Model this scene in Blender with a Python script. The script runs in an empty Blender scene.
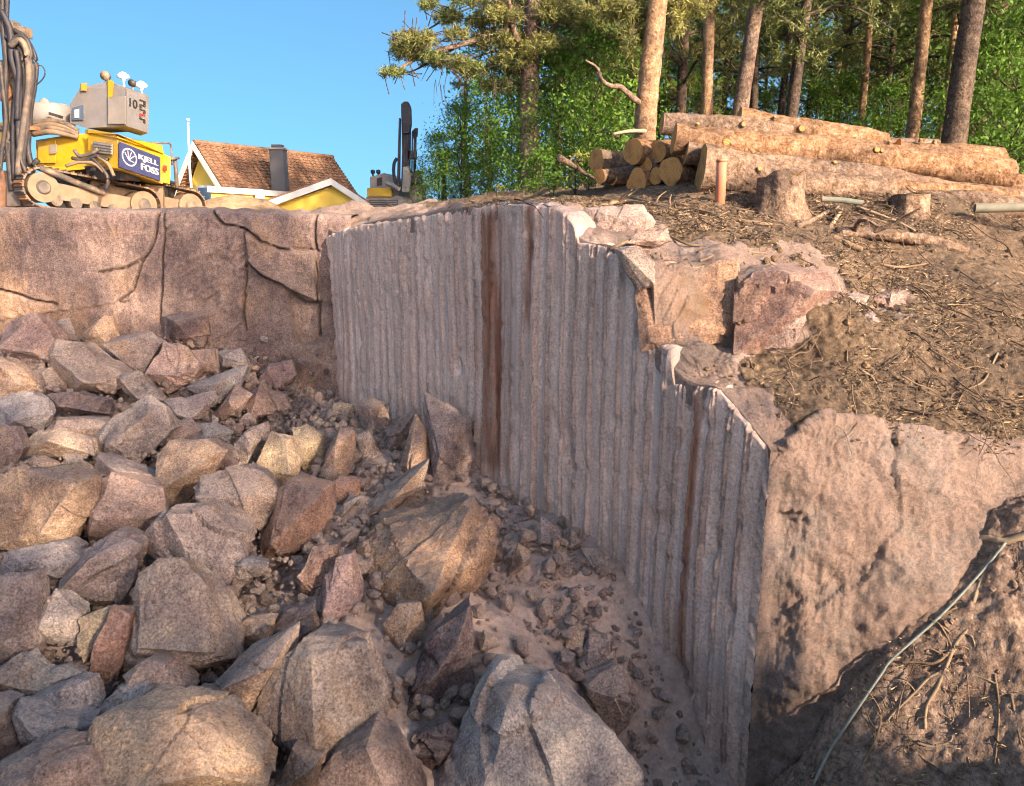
import bpy, bmesh, math, random
import numpy as np
from mathutils import Vector

# ------------------------------------------------------------------ camera, sky, sun, exposure
scene = bpy.context.scene
COL = scene.collection
TILT = math.radians(12.5)
FPX = 760.0                                   # focal length in pixels of a 1024 px wide frame
cam_d = bpy.data.cameras.new("camera")
cam = bpy.data.objects.new("camera", cam_d)
COL.objects.link(cam)
cam_d.sensor_fit = 'HORIZONTAL'
cam_d.sensor_width = 36.0
cam_d.lens = FPX / 1024 * 36
cam_d.clip_start = 0.05
cam_d.clip_end = 3000
cam.location = (0, 0, 0)
cam.rotation_euler = (math.pi / 2 - TILT, 0, 0)
scene.camera = cam

SUN_ELEV = math.radians(24)
SUN_AZ = math.radians(138)                    # clockwise from +Y: behind the viewer, to the right
SUN_DIR = np.array([math.sin(SUN_AZ) * math.cos(SUN_ELEV), math.cos(SUN_AZ) * math.cos(SUN_ELEV), math.sin(SUN_ELEV)])
world = bpy.data.worlds.new("World")
scene.world = world
world.use_nodes = True
wn = world.node_tree.nodes
wl = world.node_tree.links
sky = wn.new('ShaderNodeTexSky')
sky.sky_type = 'NISHITA'
sky.sun_disc = False
sky.sun_elevation = SUN_ELEV
sky.sun_rotation = SUN_AZ
sky.air_density = 0.5
sky.dust_density = 6.0
sky.ozone_density = 2.5
bg = wn['Background']
bg.inputs['Strength'].default_value = 0.15
tc = wn.new('ShaderNodeTexCoord')             # clear air: the pale band at the horizon lies lower
lift = wn.new('ShaderNodeVectorMath'); lift.operation = 'ADD'
lift.inputs[1].default_value = (0, 0, 0.3)
wl.new(tc.outputs['Generated'], lift.inputs[0])
wl.new(lift.outputs[0], sky.inputs['Vector'])
hs = wn.new('ShaderNodeHueSaturation')
hs.inputs['Saturation'].default_value = 1.32
hs.inputs['Hue'].default_value = 0.48
wl.new(sky.outputs['Color'], hs.inputs['Color'])
wl.new(hs.outputs['Color'], bg.inputs['Color'])
sun_d = bpy.data.lights.new("sun", 'SUN')
sun_d.energy = 2.0
sun_d.angle = math.radians(0.9)
sun_d.color = (1.0, 0.915, 0.80)
sun = bpy.data.objects.new("sun", sun_d)
COL.objects.link(sun)
sun.location = (20, -20, 20)
sun.rotation_euler = Vector(SUN_DIR).to_track_quat('Z', 'Y').to_euler()
vs = scene.view_settings
vs.view_transform = 'Standard'
vs.look = 'None'
vs.exposure = 2.28
vs.use_white_balance = True                   # the camera balanced for the shaded pit
vs.white_balance_temperature = 8300
vs.white_balance_tint = 18
vs.gamma = 1.0
vs.use_curve_mapping = False
cy = scene.cycles
cy.max_bounces = 5
cy.diffuse_bounces = 3
cy.glossy_bounces = 2
cy.transmission_bounces = 2
cy.use_adaptive_sampling = True
cy.adaptive_threshold = 0.03
cy.use_denoising = True
cy.filter_width = 1.1

# ------------------------------------------------------------------ numeric helpers
R_ = np.array([1.0, 0, 0])
U_ = np.array([0, math.sin(TILT), math.cos(TILT)])
F_ = np.array([0, math.cos(TILT), -math.sin(TILT)])
def ray(u, v):
    return F_ + (u - 512) / FPX * R_ + (393 - v) / FPX * U_
def at(u, v, y):
    d = ray(u, v)
    return d * (y / d[1])
def project(P):
    P = np.asarray(P, float)
    dep = P @ F_
    return 512 + FPX * (P @ R_) / dep, 393 - FPX * (P @ U_) / dep
def hash3(i, j, k, seed):
    n = (i * 374761393 + j * 668265263 + k * 1274126177 + seed * 974711) & 0x7fffffff
    n = ((n ^ (n >> 13)) * 1274126177) & 0x7fffffff
    return ((n ^ (n >> 16)) & 0xffff) / 32767.5 - 1.0
def noise(P, s=1.0, seed=0):
    P = np.asarray(P, float) * s + 517.3
    i = np.floor(P).astype(np.int64)
    f = P - i
    f = f * f * f * (f * (f * 6 - 15) + 10)
    r = 0
    for a in (0, 1):
        wa = f[:, 0] if a else 1 - f[:, 0]
        for b in (0, 1):
            wb = f[:, 1] if b else 1 - f[:, 1]
            for c in (0, 1):
                wc = f[:, 2] if c else 1 - f[:, 2]
                r = r + wa * wb * wc * hash3(i[:, 0] + a, i[:, 1] + b, i[:, 2] + c, seed)
    return r
def fbm(P, s=1.0, octs=4, seed=0, gain=0.5):
    r = 0
    a = 1.0
    for o in range(octs):
        r = r + a * noise(P, s * 2.03 ** o, seed + o * 17)
        a *= gain
    return r
def ridged(P, s=1.0, octs=3, seed=0):
    r = 0
    a = 1.0
    for o in range(octs):
        r = r + a * (1 - 2 * np.abs(noise(P, s * 2.1 ** o, seed + o * 31)))
        a *= 0.5
    return r
def sstep(a, b, x):
    t = np.clip((x - a) / (b - a), 0, 1)
    return t * t * (3 - 2 * t)
class TPS:                                    # smooth surface z(x, y) through given points
    def __init__(self, pts, lam=0.0):
        p = np.array(pts, float)
        n = len(p)
        self.c = p[:, :2]
        d2 = ((self.c[:, None] - self.c[None]) ** 2).sum(-1)
        K = self.k(d2) + lam * np.eye(n)
        P = np.c_[np.ones(n), self.c]
        A = np.block([[K, P], [P.T, np.zeros((3, 3))]])
        self.w = np.linalg.solve(A, np.r_[p[:, 2], 0, 0, 0])
    @staticmethod
    def k(d2):
        return 0.5 * d2 * np.log(d2 + 1e-12)
    def __call__(self, x, y):
        x = np.asarray(x, float); y = np.asarray(y, float)
        sh = x.shape
        q = np.c_[x.ravel(), y.ravel()]
        out = np.empty(len(q))
        for a in range(0, len(q), 20000):
            s = q[a:a + 20000]
            d2 = ((s[:, None] - self.c[None]) ** 2).sum(-1)
            out[a:a + 20000] = self.k(d2) @ self.w[:-3] + self.w[-3] + s @ self.w[-2:]
        return out.reshape(sh)
def hit(u, v, H, lo=2.0, hi=14.0, lift=0.0):  # where a sight line meets the surface H(x, y)
    d = ray(u, v)
    ys = np.linspace(lo, hi, 400)
    P = d[None] * (ys / d[1])[:, None]
    g = P[:, 2] - (H(P[:, 0], P[:, 1]) + lift)
    k = np.where(g < 0)[0]
    if len(k) == 0:
        return P[np.argmin(g)]
    k = k[0]
    if k == 0:
        return P[0]
    t = g[k - 1] / (g[k - 1] - g[k])
    return P[k - 1] * (1 - t) + P[k] * t

# ------------------------------------------------------------------ mesh helpers
ORG = {}
def new_mesh(name, V, F, mat=None, smooth=True):
    me = bpy.data.meshes.new(name)
    V = np.asarray(V, float)
    me.from_pydata(V.tolist(), [], F if isinstance(F, list) else np.asarray(F).tolist())
    if mat:
        for m in (mat if isinstance(mat, (list, tuple)) else [mat]):
            me.materials.append(m)
    if smooth:
        me.shade_smooth()
    return me
def empty(name, loc, label=None, cat=None, group=None):
    o = bpy.data.objects.new(name, None)
    COL.objects.link(o)
    o.empty_display_size = 0.2
    o.location = loc
    ORG[o.name] = np.array(loc, float)
    tag(o, label, cat, group)
    return o
def tag(o, label=None, cat=None, group=None, kind=None):
    if label: o['label'] = label
    if cat: o['category'] = cat
    if group: o['group'] = group
    if kind: o['kind'] = kind
    return o
def link(name, me, parent=None, loc=(0, 0, 0)):
    o = bpy.data.objects.new(name, me)
    COL.objects.link(o)
    if parent is not None:
        o.parent = parent
        ORG[o.name] = ORG[parent.name]
    else:
        o.location = loc
        ORG[o.name] = np.array(loc, float)
    return o
def copy_tree(o, parent=None):
    c = o.copy()
    COL.objects.link(c)
    c.parent = parent
    for ch in o.children:
        copy_tree(ch, c)
    return c
class MB:                                     # collects faces, then builds ONE mesh object
    def __init__(self):
        self.v = []; self.f = []; self.n = 0; self.mi = []
    def add(self, V, F, mi=0):
        V = np.asarray(V, float)
        self.v.append(V)
        for q in F:
            self.f.append(tuple(int(i) + self.n for i in q))
            self.mi.append(mi)
        self.n += len(V)
        return self
    def box(self, c, sx, sy, sz, rz=0.0, mi=0):
        a = np.array([[x, y, z] for z in (-.5, .5) for y in (-.5, .5) for x in (-.5, .5)]) * [sx, sy, sz]
        co, si = math.cos(rz), math.sin(rz)
        a = np.c_[a[:, 0] * co - a[:, 1] * si, a[:, 0] * si + a[:, 1] * co, a[:, 2]] + np.asarray(c, float)
        return self.add(a, [(0, 2, 3, 1), (4, 5, 7, 6), (0, 1, 5, 4), (2, 6, 7, 3), (0, 4, 6, 2), (1, 3, 7, 5)], mi)
    def prism(self, poly, ext, mi=0):         # polygon of 3D points pushed along a vector
        p = np.asarray(poly, float)
        n = len(p)
        F = [tuple(range(n)), tuple(range(2 * n - 1, n - 1, -1))]
        F += [(i, i + n, (i + 1) % n + n, (i + 1) % n) for i in range(n)]
        return self.add(np.r_[p, p + np.asarray(ext, float)], F, mi)
    def tube(self, pts, rad, n=8, mi=0, cap=True, jit=0.0, seed=0):
        V, F = tube_arrays(pts, rad, n, cap, jit, seed)
        return self.add(V, F, mi)
    def build(self, name, mat, parent=None, smooth=False, loc=None):
        V = np.concatenate(self.v)
        o0 = ORG[parent.name] if parent is not None else (np.array(loc, float) if loc is not None else np.zeros(3))
        me = new_mesh(name, V - o0, self.f, mat, smooth)
        if isinstance(mat, (list, tuple)) and len(mat) > 1:
            me.polygons.foreach_set('material_index', self.mi)
        return link(name, me, parent, tuple(o0))
def tube_arrays(pts, rad, n=8, cap=True, jit=0.0, seed=0):
    P = np.asarray(pts, float)
    m = len(P)
    r = np.broadcast_to(np.asarray(rad, float), (m,)) if np.ndim(rad) < 2 else rad
    T = np.gradient(P, axis=0)
    T /= np.linalg.norm(T, axis=1)[:, None] + 1e-9
    ref = np.array([0, 0, 1.0]) if abs(T[0][2]) < 0.8 else np.array([1.0, 0, 0])
    V = []
    ang = np.arange(n) / n * 2 * math.pi
    rng = np.random.RandomState(seed + 5)
    for i in range(m):
        a = np.cross(T[i], ref); a /= np.linalg.norm(a) + 1e-9
        b = np.cross(T[i], a)
        ref = np.cross(a, T[i]) if False else ref
        rr = r[i] * (1 + jit * (rng.rand(n) - .5))
        V.append(P[i] + np.outer(np.cos(ang) * rr, a) + np.outer(np.sin(ang) * rr, b))
    V = np.concatenate(V)
    F = [(i * n + j, i * n + (j + 1) % n, (i + 1) * n + (j + 1) % n, (i + 1) * n + j) for i in range(m - 1) for j in range(n)]
    if cap:
        F.append(tuple(range(n - 1, -1, -1)))
        F.append(tuple(range((m - 1) * n, m * n)))
    return V, F
def spline(pts, k=6):                         # Catmull-Rom resample
    P = np.asarray(pts, float)
    Q = np.r_[[2 * P[0] - P[1]], P, [2 * P[-1] - P[-2]]]
    out = []
    for i in range(1, len(Q) - 2):
        for t in np.arange(k) / k:
            a, b, c, d = Q[i - 1], Q[i], Q[i + 1], Q[i + 2]
            out.append(.5 * (2 * b + (c - a) * t + (2 * a - 5 * b + 4 * c - d) * t * t + (3 * b - a - 3 * c + d) * t ** 3))
    out.append(P[-1])
    return np.array(out)
def grid_faces(nr, nc):
    i = np.arange((nr - 1) * (nc - 1))
    r, c = i // (nc - 1), i % (nc - 1)
    a = r * nc + c
    return np.c_[a, a + 1, a + nc + 1, a + nc]
def grid_normals(P):                          # P (nr, nc, 3)
    du = np.gradient(P, axis=1); dv = np.gradient(P, axis=0)
    n = np.cross(du, dv)
    return n / (np.linalg.norm(n, axis=2)[..., None] + 1e-9)
def vcol(me, name, vals):
    a = me.attributes.new(name, 'FLOAT', 'POINT')
    a.data.foreach_set('value', np.asarray(vals, np.float32))

# ------------------------------------------------------------------ materials
def mat_nodes(name, rough=0.9, spec=0.25):
    m = bpy.data.materials.new(name)
    m.use_nodes = True
    nt = m.node_tree
    b = nt.nodes['Principled BSDF']
    b.inputs['Roughness'].default_value = rough
    b.inputs['Specular IOR Level'].default_value = spec
    return m, nt, b
def N(nt, t, **kw):
    n = nt.nodes.new(t)
    for k, v in kw.items():
        if k in n.inputs:
            n.inputs[k].default_value = v
        else:
            setattr(n, k, v)
    return n
def tex(nt, scale, detail=5, rough=0.6, vec=None, stretch=None, ridge=False):
    g = N(nt, 'ShaderNodeNewGeometry')
    src = g.outputs['Position'] if vec is None else vec
    if stretch is not None:
        mp = N(nt, 'ShaderNodeMapping')
        mp.inputs['Scale'].default_value = stretch
        nt.links.new(src, mp.inputs['Vector'])
        src = mp.outputs['Vector']
    t = N(nt, 'ShaderNodeTexNoise')
    if ridge:
        t.noise_type = 'RIDGED_MULTIFRACTAL'
        t.inputs['Lacunarity'].default_value = 2.3
        t.inputs['Gain'].default_value = 1.4
    t.inputs['Scale'].default_value = scale
    t.inputs['Detail'].default_value = detail
    t.inputs['Roughness'].default_value = rough
    nt.links.new(src, t.inputs['Vector'])
    return t.outputs['Fac']
def ramp(nt, fac, stops):
    r = N(nt, 'ShaderNodeValToRGB')
    el = r.color_ramp.elements
    while len(el) < len(stops):
        el.new(0.5)
    for e, (p, c) in zip(el, stops):
        e.position = p
        e.color = (*c, 1) if len(c) == 3 else c
    nt.links.new(fac, r.inputs['Fac'])
    return r.outputs['Color']
def mix(nt, fac, a, b, mode='MIX'):
    m = N(nt, 'ShaderNodeMix', data_type='RGBA', blend_type=mode)
    for s, i in ((fac, 0), (a, 6), (b, 7)):
        if hasattr(s, 'is_linked') or hasattr(s, 'links'):
            nt.links.new(s, m.inputs[i])
        elif isinstance(s, (tuple, list)):
            m.inputs[i].default_value = (*s, 1)[:4]
        else:
            m.inputs[i].default_value = s
    return m.outputs[2]
def math_n(nt, op, a, b=0.0, clamp=False):
    m = N(nt, 'ShaderNodeMath', operation=op, use_clamp=clamp)
    for s, i in ((a, 0), (b, 1)):
        if hasattr(s, 'links'):
            nt.links.new(s, m.inputs[i])
        else:
            m.inputs[i].default_value = s
    return m.outputs[0]
def bump(nt, b, h, strength=0.4, dist=0.02, prev=None):
    n = N(nt, 'ShaderNodeBump')
    n.inputs['Strength'].default_value = strength
    n.inputs['Distance'].default_value = dist
    nt.links.new(h, n.inputs['Height'])
    if prev is not None:
        nt.links.new(prev, n.inputs['Normal'])
    nt.links.new(n.outputs['Normal'], b.inputs['Normal'])
    return n.outputs['Normal']
def attr(nt, name):
    a = N(nt, 'ShaderNodeAttribute')
    a.attribute_name = name
    return a.outputs['Fac']
G = lambda x: (x, x, x)

def make_rock(name, dusty=0.38, sc=1.0, patchy=0.0):
    m, nt, b = mat_nodes(name, 0.92, 0.2)
    oi = N(nt, 'ShaderNodeObjectInfo')
    base = oi.outputs['Color']
    big = tex(nt, 2.1 * sc, 5, 0.65)
    c = mix(nt, ramp(nt, big, [(0.40, G(0.0)), (0.60, G(1.0))]), mix(nt, 1.0, base, (0.66, 0.60, 0.62), 'MULTIPLY'), mix(nt, 1.0, base, (1.2, 1.12, 1.04), 'MULTIPLY'))
    st = tex(nt, 1.6 * sc, 5, 0.6, stretch=(1.0, 1.7, 0.8))
    c = mix(nt, math_n(nt, 'MULTIPLY', ramp(nt, st, [(0.55, G(0)), (0.66, G(1))]), 0.42), c, (0.44, 0.265, 0.15))
    st2 = tex(nt, 2.3 * sc, 5, 0.6, stretch=(1.5, 1.0, 1.2))
    c = mix(nt, math_n(nt, 'MULTIPLY', ramp(nt, st2, [(0.57, G(0)), (0.68, G(1))]), 0.5), c, (0.13, 0.095, 0.095))
    if patchy:
        pt = tex(nt, 0.75, 4, 0.6)
        c = mix(nt, math_n(nt, 'MULTIPLY', ramp(nt, pt, [(0.50, G(0)), (0.62, G(1))]), patchy), c, (0.22, 0.155, 0.14))
        pt2 = tex(nt, 0.6, 4, 0.6, stretch=(1.3, 1, 0.9))
        c = mix(nt, math_n(nt, 'MULTIPLY', ramp(nt, pt2, [(0.54, G(0)), (0.64, G(1))]), patchy), c, (0.52, 0.33, 0.22))
    gr = tex(nt, 52, 5, 0.8)
    c = mix(nt, 0.85, c, mix(nt, 1.0, c, ramp(nt, gr, [(0.34, G(0.25)), (0.48, G(0.95)), (0.66, G(1.75))]), 'MULTIPLY'))
    mid = tex(nt, 20, 6, 0.75)
    c = mix(nt, 0.6, c, mix(nt, 1.0, c, ramp(nt, mid, [(0.34, G(0.5)), (0.5, G(1.0)), (0.64, G(1.4))]), 'MULTIPLY'))
    pg = N(nt, 'ShaderNodeNewGeometry')
    c = mix(nt, math_n(nt, 'MULTIPLY', ramp(nt, pg.outputs['Pointiness'], [(0.505, G(0)), (0.56, G(1))]), 0.22), c, (0.60, 0.51, 0.46))
    # pale stone dust lies on faces that look up
    ge = N(nt, 'ShaderNodeNewGeometry')
    sx = N(nt, 'ShaderNodeSeparateXYZ')
    nt.links.new(ge.outputs['Normal'], sx.inputs[0])
    up = ramp(nt, math_n(nt, 'ADD', sx.outputs['Z'], math_n(nt, 'MULTIPLY', math_n(nt, 'SUBTRACT', mid, 0.5), 1.6)), [(0.55, G(0)), (1.0, G(1))])
    c = mix(nt, math_n(nt, 'MULTIPLY', up, dusty), c, (0.47, 0.375, 0.33))
    nt.links.new(c, b.inputs['Base Color'])
    n1 = bump(nt, b, tex(nt, 3.2, 8, 0.7, ridge=True), 0.6, 0.08)
    n2 = bump(nt, b, tex(nt, 14, 8, 0.8), 1.0, 0.07, n1)
    n3 = bump(nt, b, tex(nt, 70, 3, 0.75), 0.7, 0.014, n2)
    return m
BACKROCK = make_rock('weathered_back_rock', 0.3, 0.7, 0.75)
ROCK = make_rock('granite')

def make_wall():
    m, nt, b = mat_nodes('drilled_granite', 0.93, 0.2)
    big = tex(nt, 0.9, 5, 0.6)
    c = ramp(nt, big, [(0.3, (0.66, 0.475, 0.39)), (0.5, (0.75, 0.56, 0.465)), (0.7, (0.80, 0.62, 0.525))])
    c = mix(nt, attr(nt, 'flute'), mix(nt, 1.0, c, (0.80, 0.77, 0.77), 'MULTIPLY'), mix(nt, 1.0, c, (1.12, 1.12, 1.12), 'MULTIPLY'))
    stk = tex(nt, 7, 4, 0.6, stretch=(1, 1, 0.06))
    c = mix(nt, 0.75, c, mix(nt, 1.0, c, ramp(nt, stk, [(0.3, G(0.62)), (0.5, G(1.0)), (0.68, G(1.28))]), 'MULTIPLY'))
    gr = tex(nt, 34, 5, 0.8)
    c = mix(nt, 0.62, c, mix(nt, 1.0, c, ramp(nt, gr, [(0.34, G(0.35)), (0.5, G(1.0)), (0.68, G(1.5))]), 'MULTIPLY'))
    c = mix(nt, attr(nt, 'stain'), c, ramp(nt, tex(nt, 14, 4, 0.7, stretch=(1, 1, 0.15)), [(0.35, (0.17, 0.058, 0.030)), (0.6, (0.36, 0.155, 0.09))]))
    c = mix(nt, attr(nt, 'pink'), c, (0.46, 0.285, 0.225))
    c = mix(nt, attr(nt, 'pale'), c, (0.50, 0.43, 0.40))
    nt.links.new(c, b.inputs['Base Color'])
    n1 = bump(nt, b, tex(nt, 14, 5, 0.7), 0.5, 0.03)
    bump(nt, b, tex(nt, 60, 4, 0.8), 0.9, 0.02, n1)
    return m
WALL = make_wall()

def make_bench():
    m, nt, b = mat_nodes('bench_soil_and_rock', 0.95, 0.15)
    big = tex(nt, 1.3, 6, 0.6)
    rock = ramp(nt, big, [(0.3, (0.281, 0.198, 0.162)), (0.5, (0.357, 0.257, 0.212)), (0.68, (0.410, 0.317, 0.275))])
    rock = mix(nt, math_n(nt, 'MULTIPLY', ramp(nt, tex(nt, 3.1, 5, 0.7), [(0.5, G(0)), (0.64, G(1))]), 0.6), rock, (0.251, 0.214, 0.187))
    gr = tex(nt, 36, 5, 0.8)
    rock = mix(nt, 0.75, rock, mix(nt, 1.0, rock, ramp(nt, gr, [(0.3, G(0.4)), (0.5, G(1.0)), (0.7, G(1.5))]), 'MULTIPLY'))
    soil = ramp(nt, tex(nt, 22, 6, 0.78), [(0.32, (0.057, 0.040, 0.030)), (0.46, (0.160, 0.111, 0.077)), (0.58, (0.274, 0.194, 0.129)), (0.72, (0.380, 0.293, 0.204))])
    soil = mix(nt, math_n(nt, 'MULTIPLY', ramp(nt, tex(nt, 1.7, 5, 0.6), [(0.42, G(0)), (0.62, G(1))]), 0.6), soil, (0.114, 0.087, 0.071))
    iron = (0.228, 0.123, 0.050)
    edge = math_n(nt, 'ADD', attr(nt, 'soil'), math_n(nt, 'MULTIPLY', math_n(nt, 'SUBTRACT', tex(nt, 8, 5, 0.7), 0.5), 0.9))
    c = mix(nt, attr(nt, 'iron'), rock, iron)
    c = mix(nt, ramp(nt, edge, [(0.42, G(0)), (0.58, G(1))]), c, soil)
    nt.links.new(c, b.inputs['Base Color'])
    n0 = bump(nt, b, tex(nt, 4.5, 6, 0.6, ridge=True), 0.12, 0.05)
    n1 = bump(nt, b, tex(nt, 16, 8, 0.8), 0.75, 0.05, n0)
    bump(nt, b, tex(nt, 45, 5, 0.85), 0.9, 0.022, n1)
    return m
BENCH = make_bench()

def make_earth(name, cols, scale=14, b1=0.6):
    m, nt, b = mat_nodes(name, 0.96, 0.12)
    c = ramp(nt, tex(nt, scale, 7, 0.75), list(zip((0.3, 0.46, 0.6, 0.76), cols)))
    c = mix(nt, 0.45, c, mix(nt, 1.0, c, ramp(nt, tex(nt, 1.1, 5, 0.6), [(0.35, G(0.55)), (0.65, G(1.4))]), 'MULTIPLY'))
    nt.links.new(c, b.inputs['Base Color'])
    n1 = bump(nt, b, tex(nt, 8, 6, 0.7), b1, 0.06)
    bump(nt, b, tex(nt, 45, 5, 0.8), 0.7, 0.015, n1)
    return m
DUSTBED = make_earth('rock_dust', [(0.262, 0.187, 0.163), (0.399, 0.297, 0.259), (0.483, 0.369, 0.315), (0.567, 0.451, 0.394)])
BANKSOIL = make_earth('dark_root_soil', [(0.075, 0.05, 0.038), (0.23, 0.155, 0.118), (0.38, 0.27, 0.205), (0.52, 0.39, 0.31)], 18, 0.9)
FORESTSOIL = make_earth('forest_litter', [(0.05, 0.045, 0.02), (0.10, 0.085, 0.04), (0.17, 0.13, 0.07), (0.22, 0.18, 0.09)], 6)
SAND = make_earth('sandy_gravel', [(0.224, 0.152, 0.088), (0.320, 0.224, 0.136), (0.384, 0.280, 0.176), (0.440, 0.336, 0.224)], 9)

def plain(name, col, rough=0.6, metal=0.0, var=0.25, scale=6, spec=0.4, dirt=None, bmp=0.0):
    m, nt, b = mat_nodes(name, rough, spec)
    b.inputs['Metallic'].default_value = metal
    c = ramp(nt, tex(nt, scale, 5, 0.65), [(0.3, tuple(x * (1 - var) for x in col)), (0.7, tuple(min(1, x * (1 + var)) for x in col))])
    if dirt:
        c = mix(nt, math_n(nt, 'MULTIPLY', ramp(nt, tex(nt, scale * .6, 6, 0.7), [(0.46, G(0)), (0.66, G(1))]), dirt[3]), c, dirt[:3])
    nt.links.new(c, b.inputs['Base Color'])
    if bmp:
        bump(nt, b, tex(nt, scale * 4, 4, 0.7), bmp, 0.01)
    return m
def bark(name, cols, sc=9):
    m, nt, b = mat_nodes(name, 0.95, 0.1)
    co = N(nt, 'ShaderNodeTexCoord').outputs['Object']
    t = tex(nt, sc * 1.6, 7, 0.8, vec=co)
    c = ramp(nt, t, [(0.36, cols[0]), (0.5, cols[1]), (0.62, cols[2])])
    big = tex(nt, sc * .25, 4, 0.6, vec=co)
    c = mix(nt, 0.7, c, mix(nt, 1.0, c, ramp(nt, big, [(0.38, (0.5, 0.5, 0.55)), (0.62, (1.3, 1.2, 1.1))]), 'MULTIPLY'))
    fine = tex(nt, sc * 7, 4, 0.7, vec=co)
    c = mix(nt, 0.5, c, mix(nt, 1.0, c, ramp(nt, fine, [(0.36, G(0.35)), (0.6, G(1.4))]), 'MULTIPLY'))
    nt.links.new(c, b.inputs['Base Color'])
    n1 = bump(nt, b, tex(nt, sc * 2.2, 5, 0.7, vec=co, ridge=True), 0.6, 0.03)
    bump(nt, b, fine, 0.6, 0.012, n1)
    return m
BARK_GREY = bark('grey_pine_bark', [(0.07, 0.05, 0.04), (0.17, 0.125, 0.095), (0.28, 0.215, 0.165)])
BARK_ORANGE = bark('orange_pine_bark', [(0.126, 0.071, 0.043), (0.266, 0.168, 0.100), (0.370, 0.277, 0.190)])
BARK_DARK = bark('dark_trunk_bark', [(0.035, 0.027, 0.022), (0.085, 0.065, 0.052), (0.15, 0.115, 0.09)])
BARK_LOG = bark('log_bark', [(0.097, 0.050, 0.027), (0.223, 0.134, 0.078), (0.310, 0.218, 0.152)], 8)
BARK_LOG2 = bark('grey_log_bark', [(0.078, 0.049, 0.034), (0.177, 0.125, 0.091), (0.270, 0.208, 0.162)], 8)
PEELED = plain('peeled_log_wood', (0.322, 0.192, 0.093), 0.8, var=0.3, scale=7, spec=0.2, dirt=(0.25, 0.13, 0.06, 0.7), bmp=0.3)
ROOTWOOD = plain('bare_root_wood', (0.225, 0.154, 0.098), 0.85, var=0.35, scale=9, spec=0.2, dirt=(0.14, 0.09, 0.06, 0.8), bmp=0.4)
PALEROOT = plain('pale_dead_root', (0.315, 0.232, 0.154), 0.85, var=0.25, scale=9, spec=0.2, dirt=(0.24, 0.17, 0.11, 0.6), bmp=0.4)
def cutwood():
    m, nt, b = mat_nodes('sawn_wood', 0.85, 0.2)
    co = N(nt, 'ShaderNodeTexCoord').outputs['Object']
    w = N(nt, 'ShaderNodeTexWave', wave_type='RINGS', rings_direction='SPHERICAL')
    w.inputs['Scale'].default_value = 14
    w.inputs['Distortion'].default_value = 2.5
    nt.links.new(co, w.inputs['Vector'])
    c = ramp(nt, w.outputs['Fac'], [(0.2, (0.362, 0.168, 0.056)), (0.8, (0.487, 0.275, 0.106))])
    c = mix(nt, math_n(nt, 'MULTIPLY', ramp(nt, tex(nt, 9, 4, 0.6), [(0.45, G(0)), (0.65, G(1))]), 0.6), c, (0.168, 0.094, 0.047))
    nt.links.new(c, b.inputs['Base Color'])
    return m
CUT = cutwood()
def leafmat(name, c0, c1, trans=0.3):
    m, nt, b = mat_nodes(name, 0.6, 0.25)
    col = ramp(nt, tex(nt, 1.6, 4, 0.7), [(0.35, c0), (0.65, c1)])
    nt.links.new(col, b.inputs['Base Color'])
    tr = N(nt, 'ShaderNodeBsdfTranslucent')
    nt.links.new(col, tr.inputs['Color'])
    ms = N(nt, 'ShaderNodeMixShader')
    ms.inputs[0].default_value = trans
    nt.links.new(b.outputs[0], ms.inputs[1])
    nt.links.new(tr.outputs[0], ms.inputs[2])
    nt.links.new(ms.outputs[0], nt.nodes['Material Output'].inputs['Surface'])
    return m
NEEDLE = leafmat('pine_needles', (0.059, 0.092, 0.033), (0.192, 0.225, 0.067), 0.15)
NEEDLE2 = leafmat('yellowish_pine_needles', (0.081, 0.100, 0.033), (0.227, 0.220, 0.067), 0.15)  # pine needles in a slightly yellower green
LEAF = leafmat('fresh_green_leaves', (0.053, 0.132, 0.020), (0.127, 0.254, 0.037), 0.35)
LEAF2 = leafmat('mid_green_leaves', (0.034, 0.088, 0.018), (0.099, 0.189, 0.034), 0.3)
LEAF3 = leafmat('yellow_green_leaves', (0.15, 0.19, 0.04), (0.30, 0.31, 0.07), 0.3)
YELLOW = plain('yellow_machine_paint', (0.551, 0.329, 0.023), 0.5, var=0.15, scale=3, dirt=(0.36, 0.25, 0.14, 0.55))
GREYPAINT = plain('grey_machine_paint', (0.20, 0.195, 0.195), 0.55, var=0.15, scale=3, dirt=(0.28, 0.23, 0.18, 0.4))
PALEGREY = plain('pale_grey_paint', (0.245, 0.227, 0.209), 0.55, var=0.15, scale=3, dirt=(0.36, 0.28, 0.2, 0.5))
BLACK = plain('black_rubber', (0.03, 0.028, 0.03), 0.55, var=0.3, scale=8, dirt=(0.14, 0.10, 0.07, 0.4))
STEEL = plain('dusty_dark_steel', (0.09, 0.075, 0.065), 0.6, var=0.4, scale=5, dirt=(0.30, 0.21, 0.13, 0.8))
TANSTEEL = plain('dust_covered_steel', (0.210, 0.150, 0.098), 0.8, var=0.25, scale=5, dirt=(0.22, 0.14, 0.09, 0.7))
RUST = plain('rusty_steel', (0.26, 0.13, 0.07), 0.8, var=0.4, scale=7, dirt=(0.10, 0.06, 0.045, 0.7))
NAVY = plain('navy_sign', (0.045, 0.055, 0.14), 0.5, var=0.1, scale=3)
WHITE = plain('white_paint', (0.680, 0.671, 0.646), 0.5, var=0.05, scale=3)
REDMARK = plain('red_marking', (0.45, 0.05, 0.04), 0.5, var=0.1)
DARKMAST = plain('dark_mast_steel', (0.028, 0.027, 0.034), 0.6, var=0.4, scale=5)
YWALL = plain('yellow_wood_siding', (0.75, 0.53, 0.10), 0.7, var=0.08, scale=2)
DARKMETAL = plain('dark_sheet_metal', (0.075, 0.075, 0.08), 0.5, var=0.15, scale=2)
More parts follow.
